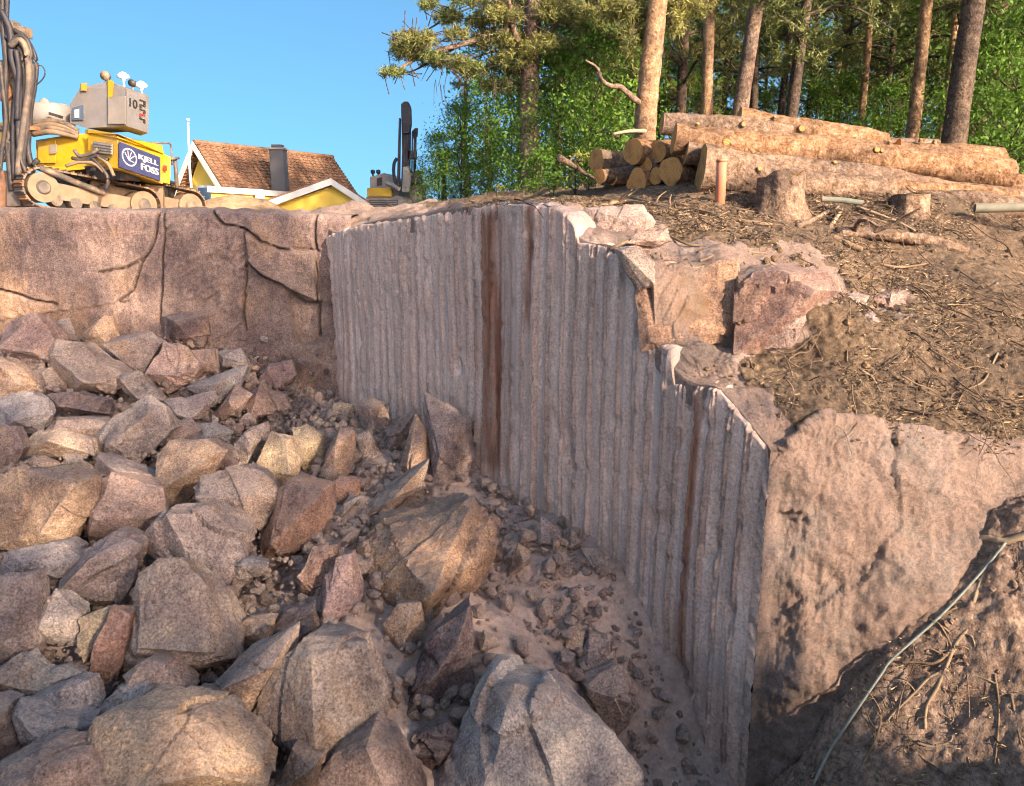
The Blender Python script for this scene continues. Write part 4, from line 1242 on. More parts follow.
def stump(u, v, y, r, h, label, seed):
    p = at(u, v, y)
    p[2] = float(Hb(np.array([p[0]]), np.array([p[1]]))[0])
    rr = np.random.RandomState(seed)
    root = empty('tree_stump', tuple(p), label, 'stump')
    n, m = 48, 16
    ang = np.arange(n) / n * 2 * math.pi
    lob = 1 + .18 * np.sin(ang * 5 + seed) + .1 * np.sin(ang * 9 + 2 * seed)
    V = []
    for i in range(m):
        t = i / (m - 1)
        rad = r * (1 + .55 * (1 - t) ** 3 * lob) * (1 + .06 * (lob - 1) * 4 * (1 - t * .5))
        ztop_ = h * t + (t == 1) * 0
        q = np.c_[np.cos(ang) * rad, np.sin(ang) * rad, np.full(n, -0.25 + (h + .25) * t)]
        V.append(q)
    V = np.concatenate(V)
    V[:, :2] *= (1 + .07 * fbm(V * [1, 1, .25], 9, 3, seed))[:, None]
    V[-n:, 2] += .05 * h * noise(V[-n:], 9, seed) * 3
    F = [(i * n + j, i * n + (j + 1) % n, (i + 1) * n + (j + 1) % n, (i + 1) * n + j) for i in range(m - 1) for j in range(n)]
    link('bark', new_mesh('bark', V, F, BARK_LOG2), root)
    ring = V[-n:]
    c = ring.mean(0)
    W = np.r_[c + (ring - c) * .985 + [0, 0, .004], [c + [0, 0, .01]]]
    link('cut_top', new_mesh('cut_top', W, [(j, (j + 1) % n, n) for j in range(n)], CUT, False), root)
    return root
stump(780, 197, 9.35, .27, .42, 'ragged grey stump with flared roots in front of the log pile', 3)
stump(910, 200, 9.55, .21, .13, 'low stump with an orange sawn top in front of the pile', 7)
pp = at(720, 199, 9.45); pp[2] = float(Hb(np.array([pp[0]]), np.array([pp[1]]))[0])
root = empty('red_stake', tuple(pp), 'faded red pipe stake standing in front of the butt log', 'stake')
MB().tube([pp + [0, 0, -.1], pp + [0, 0, .3], pp + [-.005, 0, .53]], [.062, .06, .058], 16).build('pipe', REDPOST, root, True)
MB().tube([pp + [-.005, 0, .525], pp + [-.005, 0, .555]], [.066, .062], 16).build('end_cap', REDPOST, root, True)
for (a, b, r, lb) in ((at(822, 197, 9.35), at(863, 201, 9.25), .034, 'short grey-green plastic pipe with open end on the soil'), (at(975, 205, 9.3), at(1090, 204, 9.0), .055, 'grey-green pipe lying at the right edge below the logs')):
    a = a - [0, 0, r * .7]; b = b - [0, 0, r * .7]
    root = empty('plastic_pipe', tuple((a + b) / 2), lb, 'pipe')
    MB().tube([a, (a + b) / 2 + [0, 0, .01], b], r, 16, cap=False).build('pipe_wall', GREENPIPE, root, True)
    MB().tube([b - (b - a) / np.linalg.norm(b - a) * .02, b + (b - a) / np.linalg.norm(b - a) * .004], [r * .9, r * .9], 16).build('open_end', BLACK, root)

# ------------------------------------------------------------------ branches and roots lying about
def lying(px, H, r0, r1, label, mat, name='branch', cat='branch', lift=None, group='branches and roots on the bench', twigs=0, seed=0, lo=2, hi=13):
    P = np.array([hit(u, v, H, lo, hi) for u, v in px])
    Q = spline(P, 7)
    rr = np.random.RandomState(seed)
    Q[:, 2] = np.maximum(Q[:, 2], H(Q[:, 0], Q[:, 1])) + (r0 * .6 if lift is None else lift)
    Q += rr.normal(size=Q.shape) * r0 * .04
    rad = np.linspace(r0, r1, len(Q)) * (1 + .05 * rr.normal(size=len(Q)).clip(-1, 1))
    root = empty(name, tuple(Q[len(Q) // 2]), label, cat, group)
    MB().tube(Q, rad, 9, jit=.25, seed=seed).build('stem', mat, root, True)
    for k in range(twigs):
        i = rr.randint(2, len(Q) - 2)
        d = np.array([rr.uniform(-1, 1), rr.uniform(-1, 1), rr.uniform(.05, .6)])
        L = rr.uniform(4, 12) * r0
        q = [Q[i], Q[i] + d * L * .5 + [0, 0, .02], Q[i] + d * L + rr.normal(size=3) * L * .2]
        MB().tube(spline(q, 4), np.linspace(rad[i] * .6, rad[i] * .2, 9), 6, jit=.2).build('twig', mat, root, True)
    return root
LY = [
 ([(836, 236), (862, 236), (900, 240), (935, 246), (966, 258)], .062, .075, 'thick barkless branch lying right of the centre of the bench', BARK_LOG2, 3),
 ([(832, 240), (845, 246), (862, 252)], .045, .03, 'stub forking off at the left of the thick barkless branch', ROOTWOOD, 0),
 ([(797, 228), (812, 222), (830, 212), (838, 208)], .035, .02, 'dark crooked branch rising behind the thick one', BARK_GREY, 2),
 ([(828, 232), (835, 221), (842, 211)], .03, .018, 'pale upright snag beside the dark crooked branch', PALEROOT, 0),
 ([(856, 208), (880, 216), (900, 224), (915, 232)], .02, .012, 'thin pale branch above the thick barkless one', PALEROOT, 2),
 ([(632, 200), (660, 207), (700, 213), (740, 222), (790, 230)], .03, .022, 'long root running along the front of the bench', ROOTWOOD, 4),
 ([(600, 207), (625, 203), (650, 206), (672, 211)], .03, .02, 'root ending by the top of the drilled face', ROOTWOOD, 2),
 ([(690, 187), (712, 200), (735, 210), (765, 216), (788, 228)], .025, .014, 'thin root passing below the red stake', ROOTWOOD, 3),
 ([(588, 222), (615, 218), (640, 212), (662, 218), (690, 216)], .03, .016, 'tangled pale root lying over the corner block', PALEROOT, 4),
 ([(653, 163), (648, 178), (638, 190), (628, 197)], .022, .014, 'bent grey branch leaning against the left log ends', PALEROOT, 0),
 ([(560, 160), (580, 172), (600, 184), (618, 190)], .04, .02, 'dead branch lying from the saplings to the log ends', BARK_GREY, 4),
 ([(722, 222), (728, 232), (735, 240), (722, 246), (708, 243)], .016, .008, 'curled thin root below the long root', ROOTWOOD, 2),
 ([(836, 340), (850, 352), (868, 350), (890, 352)], .014, .008, 'forked dead twig in the middle of the litter slope', PALEROOT, 3),
 ([(914, 330), (918, 345), (908, 358), (900, 366)], .011, .006, 'pale hooked root on the right litter slope', PALEROOT, 1),
 ([(860, 370), (872, 378), (880, 392)], .01, .006, 'short pale twig below the forked dead twig', PALEROOT, 1),
 ([(950, 250), (975, 262), (1000, 270), (1024, 275)], .022, .014, 'root continuing right of the thick barkless branch', ROOTWOOD, 2),
 ([(610, 250), (640, 238), (665, 236), (690, 246), (720, 244)], .018, .01, 'thin root over the flat block near the edge', ROOTWOOD, 3),
 ([(1000, 350), (985, 380), (965, 392), (955, 410)], .012, .006, 'thin root on the far right of the litter slope', ROOTWOOD, 2),
 ([(742, 206), (770, 204), (800, 210), (822, 206)], .018, .01, 'thin bent branch in front of the ragged stump', BARK_GREY, 4),
 ([(640, 190), (665, 196), (690, 194), (708, 200)], .02, .012, 'grey branch lying below the left log ends', BARK_GREY, 4),
 ([(545, 200), (570, 203), (592, 199), (612, 202)], .018, .01, 'twiggy branch near the top edge above the narrow rust streak', BARK_GREY, 5),
 ([(700, 262), (730, 252), (765, 254), (790, 248)], .014, .008, 'root lying across the bare rock above the step', ROOTWOOD, 3),
 ([(870, 262), (900, 268), (935, 264), (960, 272)], .014, .008, 'thin root in front of the thick barkless branch', ROOTWOOD, 4),
 ([(700, 330), (720, 345), (745, 352), (752, 368)], .013, .007, 'dry twig hanging in the dark gully of the step', BARK_GREY, 5),
 ([(930, 300), (955, 306), (980, 300), (1010, 308)], .014, .007, 'dark root crossing the right litter slope', BARK_DARK, 4),
 ([(790, 380), (815, 384), (835, 396), (860, 400)], .013, .007, 'dark tangled root near the lower edge of the litter', BARK_DARK, 6),
 ([(770, 392), (790, 400), (805, 414), (825, 418)], .012, .006, 'dark matted root at the very edge of the litter', BARK_DARK, 6),
 ([(900, 408), (930, 414), (955, 408), (990, 420)], .012, .006, 'dark root along the lower right edge of the litter', BARK_DARK, 6),
]
for i, (px, r0, r1, lb, mt, tw) in enumerate(LY):
    lying(px, Hb, r0, r1, lb, mt, seed=i, twigs=tw, lo=6.3, hi=13, name='root' if 'root' in lb else 'branch', cat='root' if 'root' in lb else 'branch')
lying([(944, 565), (962, 551), (985, 545), (1005, 548), (1040, 540)], Hbank, .022, .03, 'thick pale root sticking out at the right edge of the soil bank', PALEROOT, 'root', 'root', .06, 'roots in the soil bank', 1, 31, 2.5, 6)
BR = [([(992, 560), (975, 600), (968, 632), (955, 650), (938, 690), (926, 712), (924, 735)], .017, .012, 'long forked root hanging down the dark soil bank', PALEROOT, 3),
      ([(955, 652), (935, 668), (918, 668), (900, 668)], .014, .008, 'side root crossing left from the long forked root', ROOTWOOD, 1),
      ([(948, 676), (930, 682), (912, 700), (890, 722), (888, 728)], .012, .007, 'looped pale root left of the long forked root', PALEROOT, 1),
      ([(916, 748), (930, 752), (948, 748), (952, 742)], .011, .007, 'short pale root at the bottom of the soil bank', PALEROOT, 1),
      ([(933, 622), (945, 640), (952, 655)], .012, .008, 'thin brown root above the long forked root', ROOTWOOD, 1),
      ([(994, 680), (998, 715), (995, 760), (990, 790)], .009, .006, 'straight thin root at the lower right corner', ROOTWOOD, 2),
      ([(960, 606), (985, 618), (1015, 630)], .007, .004, 'fine pale twig right of the long forked root', PALEROOT, 0),
      ([(862, 770), (875, 745), (880, 720), (870, 700)], .010, .005, 'brown root near the bottom of the cable', ROOTWOOD, 2),
      ([(1010, 700), (1018, 740), (1024, 770)], .011, .006, 'brown root cut by the right edge near the bottom', ROOTWOOD, 1)]
for i, (px, r0, r1, lb, mt, tw) in enumerate(BR):
    lying(px, Hbank, r0, r1, lb, mt, 'root', 'root', .05, 'roots in the soil bank', tw, 60 + i, 2.5, 6)
P = np.array([hit(u, v, Hbank, 2.5, 6) for u, v in [(1004, 553), (980, 582), (940, 625), (892, 668), (880, 684), (850, 728), (828, 762), (812, 795)]])
P[:, 2] += .09
mbc = MB().tube(spline(P, 6), .011, 8)
tag(mbc.build('cable', CABLE, None, True, P[3]), 'thin grey-green cable stretched diagonally across the soil bank', 'cable')
k = P[4]
# litter: needles, chips and twigs on the bench; crumbs on the bank
def litter(name, n, H, xr, yr, mask, label, mats, seed, L=(.03, .11), w=.006):
    r = np.random.RandomState(seed)
    x = r.uniform(*xr, n); y = r.uniform(*yr, n)
    z = H(x, y)
    P = np.c_[x, y, z]
    ok = mask(P)
    P = P[ok]
    n = len(P)
    P[:, 2] += 0.06 * fbm(P, 1.1, 3, 3) + r.uniform(0, .04, n)
    d = r.normal(size=(n, 3)) * [1, 1, .35]
    d /= np.linalg.norm(d, axis=1)[:, None]
    l = r.uniform(*L, n)[:, None]
    s = np.cross(d, r.normal(size=(n, 3))); s /= np.linalg.norm(s, axis=1)[:, None]
    ww = (w * r.uniform(.5, 1.8, n))[:, None]
    up = np.cross(s, d)
    V = np.stack([P - d * l / 2 - s * ww, P - d * l / 2 + s * ww, P + d * l / 2 + s * ww * .4, P + d * l / 2 - s * ww * .4, P + up * ww * 1.2], 1).reshape(-1, 3)
    b = np.arange(n) * 5
    F = np.concatenate([np.c_[b, b + 1, b + 4], np.c_[b + 1, b + 2, b + 4], np.c_[b + 2, b + 3, b + 4], np.c_[b + 3, b, b + 4]])
    me = new_mesh(name, V, F, mats, False)
    me.polygons.foreach_set('material_index', np.tile(r.randint(0, len(mats), n), 4).astype(np.int32))
    o = link(name, me)
    return tag(o, label, None, None, 'stuff')
CH1 = plain('dry_chips', (0.34, 0.22, 0.115), .9, var=.4, scale=12)
CH4 = plain('grey_brown_chips', (0.24, 0.175, 0.12), .9, var=.4, scale=12)
CH2 = plain('dark_chips', (0.10, 0.066, 0.042), .9, var=.4, scale=12)
CH3 = plain('straw_chips', (0.46, 0.34, 0.20), .9, var=.3, scale=12)
litter('bench_litter', 46000, Hb, (-.5, 8), (6.05, 11), lambda P: (soil_mask(P) > .5) & (fbm(P, 1.7, 3, 5) > -.25), 'brown litter of twigs, bark chips and needles on the bench', [CH1, CH2, CH2, CH4, CH2, CH4, CH2, CH3], 4, (.015, .075), .005)
litter('bank_litter', 5000, Hbank, (1.2, 5), (2.6, 5.7), lambda P: P[:, 1] > 0, 'crumbs, twigs and rootlets on the soil bank', [CH1, CH2, CH2, CH3], 6, (.02, .09), .004)
r3 = np.random.RandomState(5)
x = r3.uniform(0, 7.5, 5000); y = r3.uniform(6.1, 10.5, 5000)
P = np.c_[x, y, Hb(x, y)]
ok = ((P[:, :2] - WA) @ WN < -.15)
P = P[ok][:2600]
P[:, 2] += .06 * fbm(P, 1.1, 3, 3)
scatter_gravel('bench_crumbs', P, .008 + .035 * r3.rand(len(P)) ** 3, 'crumbled soil clods and pebbles on the bench', make_earth('clods', [(.08, .055, .04), (.15, .10, .065), (.24, .165, .105), (.34, .25, .18)], 30), 5)
x = r3.uniform(1.2, 5, 3000); y = r3.uniform(2.6, 5.7, 3000)
P = np.c_[x, y, Hbank(x, y)]
P[:, 2] += 0.05 * fbm(P, 1.6, 3, 26) + .02
scatter_gravel('bank_clods', P, .006 + .03 * r3.rand(len(P)) ** 3, 'clods of dark soil on the bank', BANKSOIL, 6)
# loose blocks on the bench edge
for poly, cd, lb, lf in [([(616, 250), (640, 246), (654, 262), (652, 286), (637, 288), (625, 268)], 't', 'flaked rock at the edge left of the broken step face', .05),
                     ([(645, 347), (641, 284), (664, 268), (734, 262), (738, 300), (722, 343)], 'e', 'broad tan broken rock face below the bench step', -.15),
                     ([(736, 352), (741, 278), (772, 268), (832, 276), (838, 292), (806, 318), (766, 352)], 'r', 'pink rock shoulder right of the broken step face', -.25),
                     ([(580, 246), (584, 208), (640, 206), (655, 222), (640, 246)], 't', 'square pink corner block at the top edge of the drilled face', .0),
                     ([(628, 243), (640, 232), (668, 228), (672, 240), (655, 247)], 't', 'small rock with a dark side lying on the edge of the bench', .3),
                     ([(760, 345), (757, 307), (768, 302), (800, 300), (806, 322), (790, 345)], 't', 'upright pink block beside the dark gully in the broken step', .1),
                     ([(755, 280), (762, 270), (785, 272), (790, 282)], 'p', 'flat grey stone on the bare rock near the step', .2),
                     ([(872, 300), (885, 293), (903, 295), (905, 304), (885, 308)], 'p', 'half-buried flat pink stone in the litter', .1),
                     ([(838, 300), (850, 292), (868, 296), (862, 306)], 'g', 'small grey stone left of the half-buried pink one', .1),
                     ([(860, 318), (872, 312), (880, 322), (868, 328)], 'g', 'little grey stone in the middle of the litter slope', .1)]:
    boulder(poly, cd, lb, lf, .7, H=Hb, group='loose blocks on the bench', level=4)

def tangle(name, n, H, xr, yr, mask, label, mats, seed, rad, Ls):
    r = np.random.RandomState(seed)
    mb = MB()
    k = 0
    while k < n:
        x, y = r.uniform(*xr), r.uniform(*yr)
        z = float(H(np.array([x]), np.array([y]))[0])
        if not mask(np.array([[x, y, z]]))[0]: continue
        a = r.uniform(0, 6.28); L = r.uniform(*Ls)
        pts = []
        for j in range(5):
            pts.append((x, y))
            a += r.normal() * .7
            x += math.cos(a) * L / 4; y += math.sin(a) * L / 4
        P_ = np.array(pts)
        zz = H(P_[:, 0], P_[:, 1]) + r.uniform(.0, .05, 5) + .03
        rr = rad * r.uniform(.5, 1.6)
        mb.tube(spline(np.c_[P_, zz], 3), np.linspace(rr, rr * .4, 13), 5, mi=r.randint(len(mats)))
        k += 1
    return tag(mb.build(name, mats, None, True), label, None, None, 'stuff')
tangle('root_tangle', 420, Hb, (0, 6.5), (6.1, 10), lambda P: soil_mask(P) > .5, 'tangle of thin dry roots and twigs strewn over the bench', [ROOTWOOD, BARK_GREY, BARK_DARK, BARK_DARK], 7, .0055, (.2, .8))
tangle('rootlets', 150, Hbank, (1.4, 4.6), (3.4, 5.7), lambda P: P[:, 1] > 0, 'fine rootlets hanging on the dark soil bank', [ROOTWOOD, BARK_GREY, PALEROOT], 9, .0045, (.15, .6))

# ------------------------------------------------------------------ trees
def blades(C, k, L, w, r, up=.25):            # k thin needles round each tuft centre
    m = len(C)
    d = r.normal(size=(m * k, 3)); d[:, 2] += up
    d /= np.linalg.norm(d, axis=1)[:, None]
    c = np.repeat(C, k, 0) + r.normal(size=(m * k, 3)) * L * .25
    s = np.cross(d, r.normal(size=(m * k, 3))); s /= np.linalg.norm(s, axis=1)[:, None]
    l = (L * r.uniform(.6, 1.2, m * k))[:, None]
    V = np.stack([c - s * w, c + s * w, c + d * l], 1).reshape(-1, 3)
    return V, np.arange(m * k * 3).reshape(-1, 3)
def leaves(C, size, r):
    m = len(C)
    d = r.normal(size=(m, 3)); d /= np.linalg.norm(d, axis=1)[:, None]
    s = np.cross(d, r.normal(size=(m, 3))); s /= np.linalg.norm(s, axis=1)[:, None]
    z = (size * r.uniform(.6, 1.25, m))[:, None]
    V = np.stack([C - d * z * .6, C + s * z * .33, C + d * z * .6, C - s * z * .33], 1).reshape(-1, 3)
    return V, np.arange(m * 4).reshape(-1, 4)
def pine_crown(seed, z0=2.6, z1=10, spread=2.4, nb=30, k=15, L=.15, w=.012):
    r = np.random.RandomState(seed)
    mb = MB(); tips = []
    for i in range(nb):
        z = z0 + (z1 - z0) * (i + r.rand()) / nb
        a = r.uniform(0, 6.283)
        ln = spread * r.uniform(.55, 1.15) * (1 - .5 * max(0, (z - z0) / (z1 - z0) - .5))
        dr = np.array([math.cos(a), math.sin(a), 0])
        droop = r.uniform(-.25, .35)
        q = [np.array([0, 0, z]), np.array([0, 0, z]) + dr * ln * .5 + [0, 0, ln * (.12 + droop * .3)], np.array([0, 0, z]) + dr * ln + [0, 0, ln * droop] + r.normal(size=3) * .15]
        Q = spline(q, 6)
        mb.tube(Q, np.linspace(.035, .010, len(Q)) * (.6 + ln / 3), 5)
        for j in range(r.randint(6, 11)):
            f = r.uniform(.35, 1.0)
            b0 = Q[int(f * (len(Q) - 1))]
            dd = dr * r.uniform(.1, .8) + r.normal(size=3) * [.8, .8, .45] + [0, 0, .15]
            sl = r.uniform(.25, .75)
            e = b0 + dd / np.linalg.norm(dd) * sl
            mb.tube([b0, (b0 + e) / 2 + [0, 0, .03], e], [.012, .009, .005], 4)
            for g in np.linspace(.45, 1.05, 5):
                tips.append(b0 + (e - b0) * g + r.normal(size=3) * .05)
    tips = np.array(tips)
    V, F = blades(tips, k, L, w, r)
    return mb, (V, F)
def leafy_crown(seed, h=5, z0=.6, spread=1.6, ncl=70, per=70, size=.085):
    r = np.random.RandomState(seed)
    mb = MB(); C = []
    for i in range(ncl):
        t = r.rand() ** .8
        z = z0 + (h - z0) * t
        env = math.sin(math.pi * min(1, .12 + .88 * t) ** .8) ** .7
        a = r.uniform(0, 6.283)
        rad = spread * env * math.sqrt(r.uniform(.1, 1))
        c = np.array([math.cos(a) * rad, math.sin(a) * rad, z + .1 * rad])
        st = np.array([0, 0, max(z0 * .5, z - rad * .7)])
        if i % 2 == 0:
            mb.tube(spline([st, (st + c) / 2 + r.normal(size=3) * .06, c], 4), np.linspace(.02, .005, 9), 4)
        rr = r.uniform(.16, .4) * spread / 1.6
        C.append(c + r.normal(size=(per, 3)) * rr * [1, 1, .6])
    V, F = leaves(np.concatenate(C), size, r)
    return mb, (V, F)
def mesh_of(mb, name, mat, smooth=True):
    return new_mesh(name, np.concatenate(mb.v), mb.f, mat, smooth)
PINES = []
for i, (z0, sp, nb, k, mt) in enumerate(((3.0, 2.1, 26, 13, NEEDLE), (3.9, 1.9, 24, 13, NEEDLE), (2.0, 1.8, 30, 13, NEEDLE2))):
    mb, (V, F) = pine_crown(100 + i, z0, z0 + 8.5, sp, nb, k, .17, .013)
    PINES.append((mesh_of(mb, 'limbs', BARK_DARK), new_mesh('crown', V, F, mt, False)))
LEAFY = []
for i, (h, z0, sp, ncl, per, sz, mt) in enumerate(((5.0, .5, 1.7, 80, 60, .10, LEAF), (8.5, 1.2, 2.6, 120, 60, .13, LEAF2), (2.6, .1, .8, 40, 45, .075, LEAF), (9.5, 1.5, 2.4, 110, 60, .13, LEAF), (2.0, .2, .55, 16, 22, .07, LEAF3))):
    mb, (V, F) = leafy_crown(200 + i, h, z0, sp, ncl, per, sz)
    LEAFY.append((mesh_of(mb, 'limbs', BARK_DARK), new_mesh('crown', V, F, mt, False), h))
def trunk_part(root, pts, rad, mat, seed, n=14):
    P = spline(pts, 8)
    rr = np.interp(np.linspace(0, 1, len(P)), np.linspace(0, 1, len(rad)), rad)
    V, F = tube_arrays(P, rr, n, True, .12, seed)
    return link('trunk', new_mesh('trunk', V, F, mat), root)
def tree(name, u, y, r0, mat, label, kind, scale=1.0, lean=0.0, h=11, cat='tree', group='trees of the wood behind the logs', seed=0, rot=None, base=None, zoff=0.0):
    rr = np.random.RandomState(seed + 900)
    if base is None:
        d = ray(u, 224.5); x = d[0] * y / d[1]
        base = np.array([x, y, float(Hfor(np.array([x]), np.array([y]))[0]) - .08])
    root = empty(name, tuple(base), label, cat, group)
    if kind[0] == 'leafy':
        h = LEAFY[kind[1]][2] * scale * .93
    wob = rr.normal(size=(4, 2)) * .10 * (h / 11)
    pts = [np.array([0, 0, -.2]), np.array([lean * h * .15 + wob[0][0] * .3, wob[0][1] * .3, h * .2]), np.array([lean * h * .45 + wob[1][0], wob[1][1], h * .5]), np.array([lean * h * .75 + wob[2][0], wob[2][1], h * .78]), np.array([lean * h, 0, h])]
    trunk_part(root, pts, [r0 * 1.25, r0, r0 * .8, r0 * .55, r0 * .15], mat, seed)
    src = PINES[kind[1]] if kind[0] == 'pine' else LEAFY[kind[1]][:2]
    rz = rr.uniform(0, 6.28) if rot is None else rot
    for nm, me in zip(('limbs', 'crown'), src):
        o = link(nm, me, root)
        o.rotation_euler = (0, 0, rz)
        o.scale = (scale,) * 3
        o.location = (lean * 4.5 * (kind[0] == 'pine'), 0, zoff)
    return root
# trunks one can tell apart
TR = [
 ('pine_tree', 703, 16, .11, BARK_ORANGE, 'slim pine with a sunlit orange trunk behind the top left logs', ('pine', 1), 1.0, .0),
 ('pine_tree', 724, 15.5, .15, BARK_GREY, 'grey trunk leaning to the right just right of the slim orange pine', ('pine', 1), 1.0, .13),
 ('pine_tree', 748, 20, .10, BARK_DARK, 'thin dark trunk right of the leaning grey trunk', ('pine', 0), 1.0, -.03),
 ('pine_tree', 768, 21, .09, BARK_DARK, 'thin dark trunk with bare crooked side branches', ('pine', 1), 1.1, .05),
 ('pine_tree', 780, 17, .12, BARK_DARK, 'dark forked-looking pine above the hump of the rear log', ('pine', 0), 1.0, .03),
 ('birch_tree', 849, 20, .09, BARK_ORANGE, 'slim pale trunk above the middle of the pile', ('pine', 1), 1.0, .02),
 ('pine_tree', 873, 22, .08, BARK_DARK, 'very thin dark trunk between two pale ones', ('pine', 0), 1.1, .0),
 ('birch_tree', 898, 16.5, .125, BARK_ORANGE, 'sunlit pale trunk above the sawn knots of the rear log', ('pine', 1), 1.0, .06),
 ('birch_tree', 925, 18, .085, BARK_ORANGE, 'crooked thin pale trunk left of the thick dark one', ('pine', 0), 1.0, .06),
 ('pine_tree', 943, 13.8, .19, BARK_DARK, 'thick dark trunk standing right behind the log pile', ('pine', 1), 1.15, .03),
 ('pine_tree', 966, 19, .12, BARK_GREY, 'grey trunk partly hidden by bright leaves at the right', ('leafy', 1), 1.0, .03),
 ('pine_tree', 992, 22, .11, BARK_DARK, 'dark trunk near the right edge behind bright leaves', ('pine', 2), 1.1, -.02),
 ('pine_tree', 1016, 19, .12, BARK_DARK, 'dark trunk at the right edge above the log ends', ('pine', 0), 1.0, .0),
 ('pine_tree', 612, 17.5, .11, BARK_DARK, 'dark trunk in the shade left of the standing bare trunk', ('pine', 2), 1.0, .0),
 ('pine_tree', 672, 18.5, .12, BARK_DARK, 'shaded dark trunk just right of the standing bare trunk', ('pine', 2), 1.0, .02),
]
for i, (nm, u, y, r0, mt, lb, kd, sc, ln) in enumerate(TR):
    tree(nm, u, y, r0, mt, lb, kd, sc, ln, 12.5, seed=i)
for i, (u_, y_, lb) in enumerate(((640, 26, 'slender dark stem far behind the bare standing trunk'), (690, 23, 'slender stem left of the slim orange pine'), (713, 25, 'slender stem between orange pine and leaning grey trunk'), (760, 27, 'slender stem in the gap left of the crooked thin trunk'), (798, 22, 'slender grey stem right of the forked-looking pine'),
        (815, 25, 'slender stem above the upper rear log'), (832, 23, 'slender stem left of the slim pale trunk'), (862, 26, 'slender stem right of the slim pale trunk'), (886, 24, 'slender dark stem left of the sunlit pale trunk'), (912, 27, 'slender dark stem right of the sunlit pale trunk'), (957, 23, 'slender stem just right of the thick dark trunk'), (978, 25, 'slender stem among the bright leaves at the right'), (1004, 24, 'slender stem near the right edge of the wood'))):
    tree('pine_tree', u_, y_, .055 + .02 * (i % 3), (BARK_DARK, BARK_GREY)[i % 2], lb, ('pine', i % 2), .9, (-.03, .02, .05)[i % 3], 12.5, seed=300 + i)
# deeper trees that fill the wood
deep = [(u_, y_, k_) for u_, y_, k_ in zip([445, 468, 490, 555, 585, 630, 655, 690, 745, 790, 825, 865, 890, 950, 985, 1015, 1050, 520, 600, 970, 1035, 925],
        [30, 26, 34, 24, 28, 24, 31, 33, 29, 36, 31, 27, 38, 28, 26, 33, 22, 27, 36, 37, 30, 42],
        [1, 0, 4, 1, 3, 1, 0, 3, 0, 3, 0, 1, 3, 0, 3, 1, 1, 3, 1, 3, 0, 3])]
deep.sort()
NUM = ['first', 'second', 'third', 'fourth', 'fifth', 'sixth', 'seventh', 'eighth', 'ninth', 'tenth', 'eleventh', 'twelfth', 'thirteenth', 'fourteenth', 'fifteenth', 'sixteenth', 'seventeenth', 'eighteenth', 'nineteenth', 'twentieth']
cnt = {}
for i, (u_, y_, k_) in enumerate(deep):
    pine = k_ in (0, 4)
    key = 'pine' if pine else ('light' if k_ == 3 else 'mid')
    cnt[key] = cnt.get(key, 0) + 1
    what = {'pine': 'dark pine', 'light': 'fresh green broadleaf tree', 'mid': 'mid green broadleaf tree'}[key]
    lb = f'{what} deep in the wood, {NUM[cnt[key] - 1]} of its kind from the left'
    low = u_ < 510
    tree('pine_tree' if pine else 'broadleaf_tree', u_, y_, .12, BARK_DARK, lb, ('pine', i % 3) if pine else ('leafy', k_), (.42 if low else 1.0 + .35 * (y_ > 30)) * (1 if pine else .95), 0, 12 * (.42 if low else 1), seed=40 + i, zoff=-.6 if not pine else -.3)
for i, (u_, y_, k_, sc, lb) in enumerate([
   (440, 17, 0, .36, 'loose green bush left of the tall pine, beyond the far drill rig'), (462, 16.5, 0, .46, 'rounded dark bush left of the foot of the tall pine'), (488, 18.5, 0, .58, 'tall bush just left of the tall pine trunk'), (512, 21, 0, .66, 'bush behind the tall pine trunk'),
   (560, 15, 0, .60, 'bright green sapling right of the tall pine'), (590, 14.6, 0, .66, 'bright green sapling above the mossy log'), (622, 16.5, 0, .66, 'leafy bush left of the standing bare trunk'), (685, 20, 0, .66, 'leafy bush behind the top left logs'),
   (808, 20, 0, .62, 'green bush above the hump of the rear log'), (835, 21, 0, .7, 'green bush right of the hump of the rear log'), (972, 17.5, 0, .74, 'bright leafy sapling right of the thick dark trunk'), (1000, 14.5, 0, .74, 'bright leafy sapling at the right above the log end'), (1030, 15, 0, .8, 'leafy sapling cut by the right edge'), (878, 18, 0, .55, 'low green bush behind the sawn knots'),
   (745, 22, 0, .66, 'green bush behind the thin dark trunks'), (540, 13.2, 2, .5, 'small shrub at the foot of the tall pine'), (575, 12.2, 4, .62, 'thin yellow-green sapling before the bright saplings'), (588, 12.0, 4, .42, 'small yellow-green sapling beside the mossy log'), (553, 12.4, 4, .4, 'tiny yellow-green shoot left of the log ends'), (497, 13.2, 4, .4, 'tiny shoot at the left foot of the tall pine')]):
    tree('sapling', u_, y_, .018, BARK_DARK, lb, ('leafy', k_), sc * 1.05, 0, seed=80 + i, cat='shrub', group='shrubs and saplings', zoff=-.1)

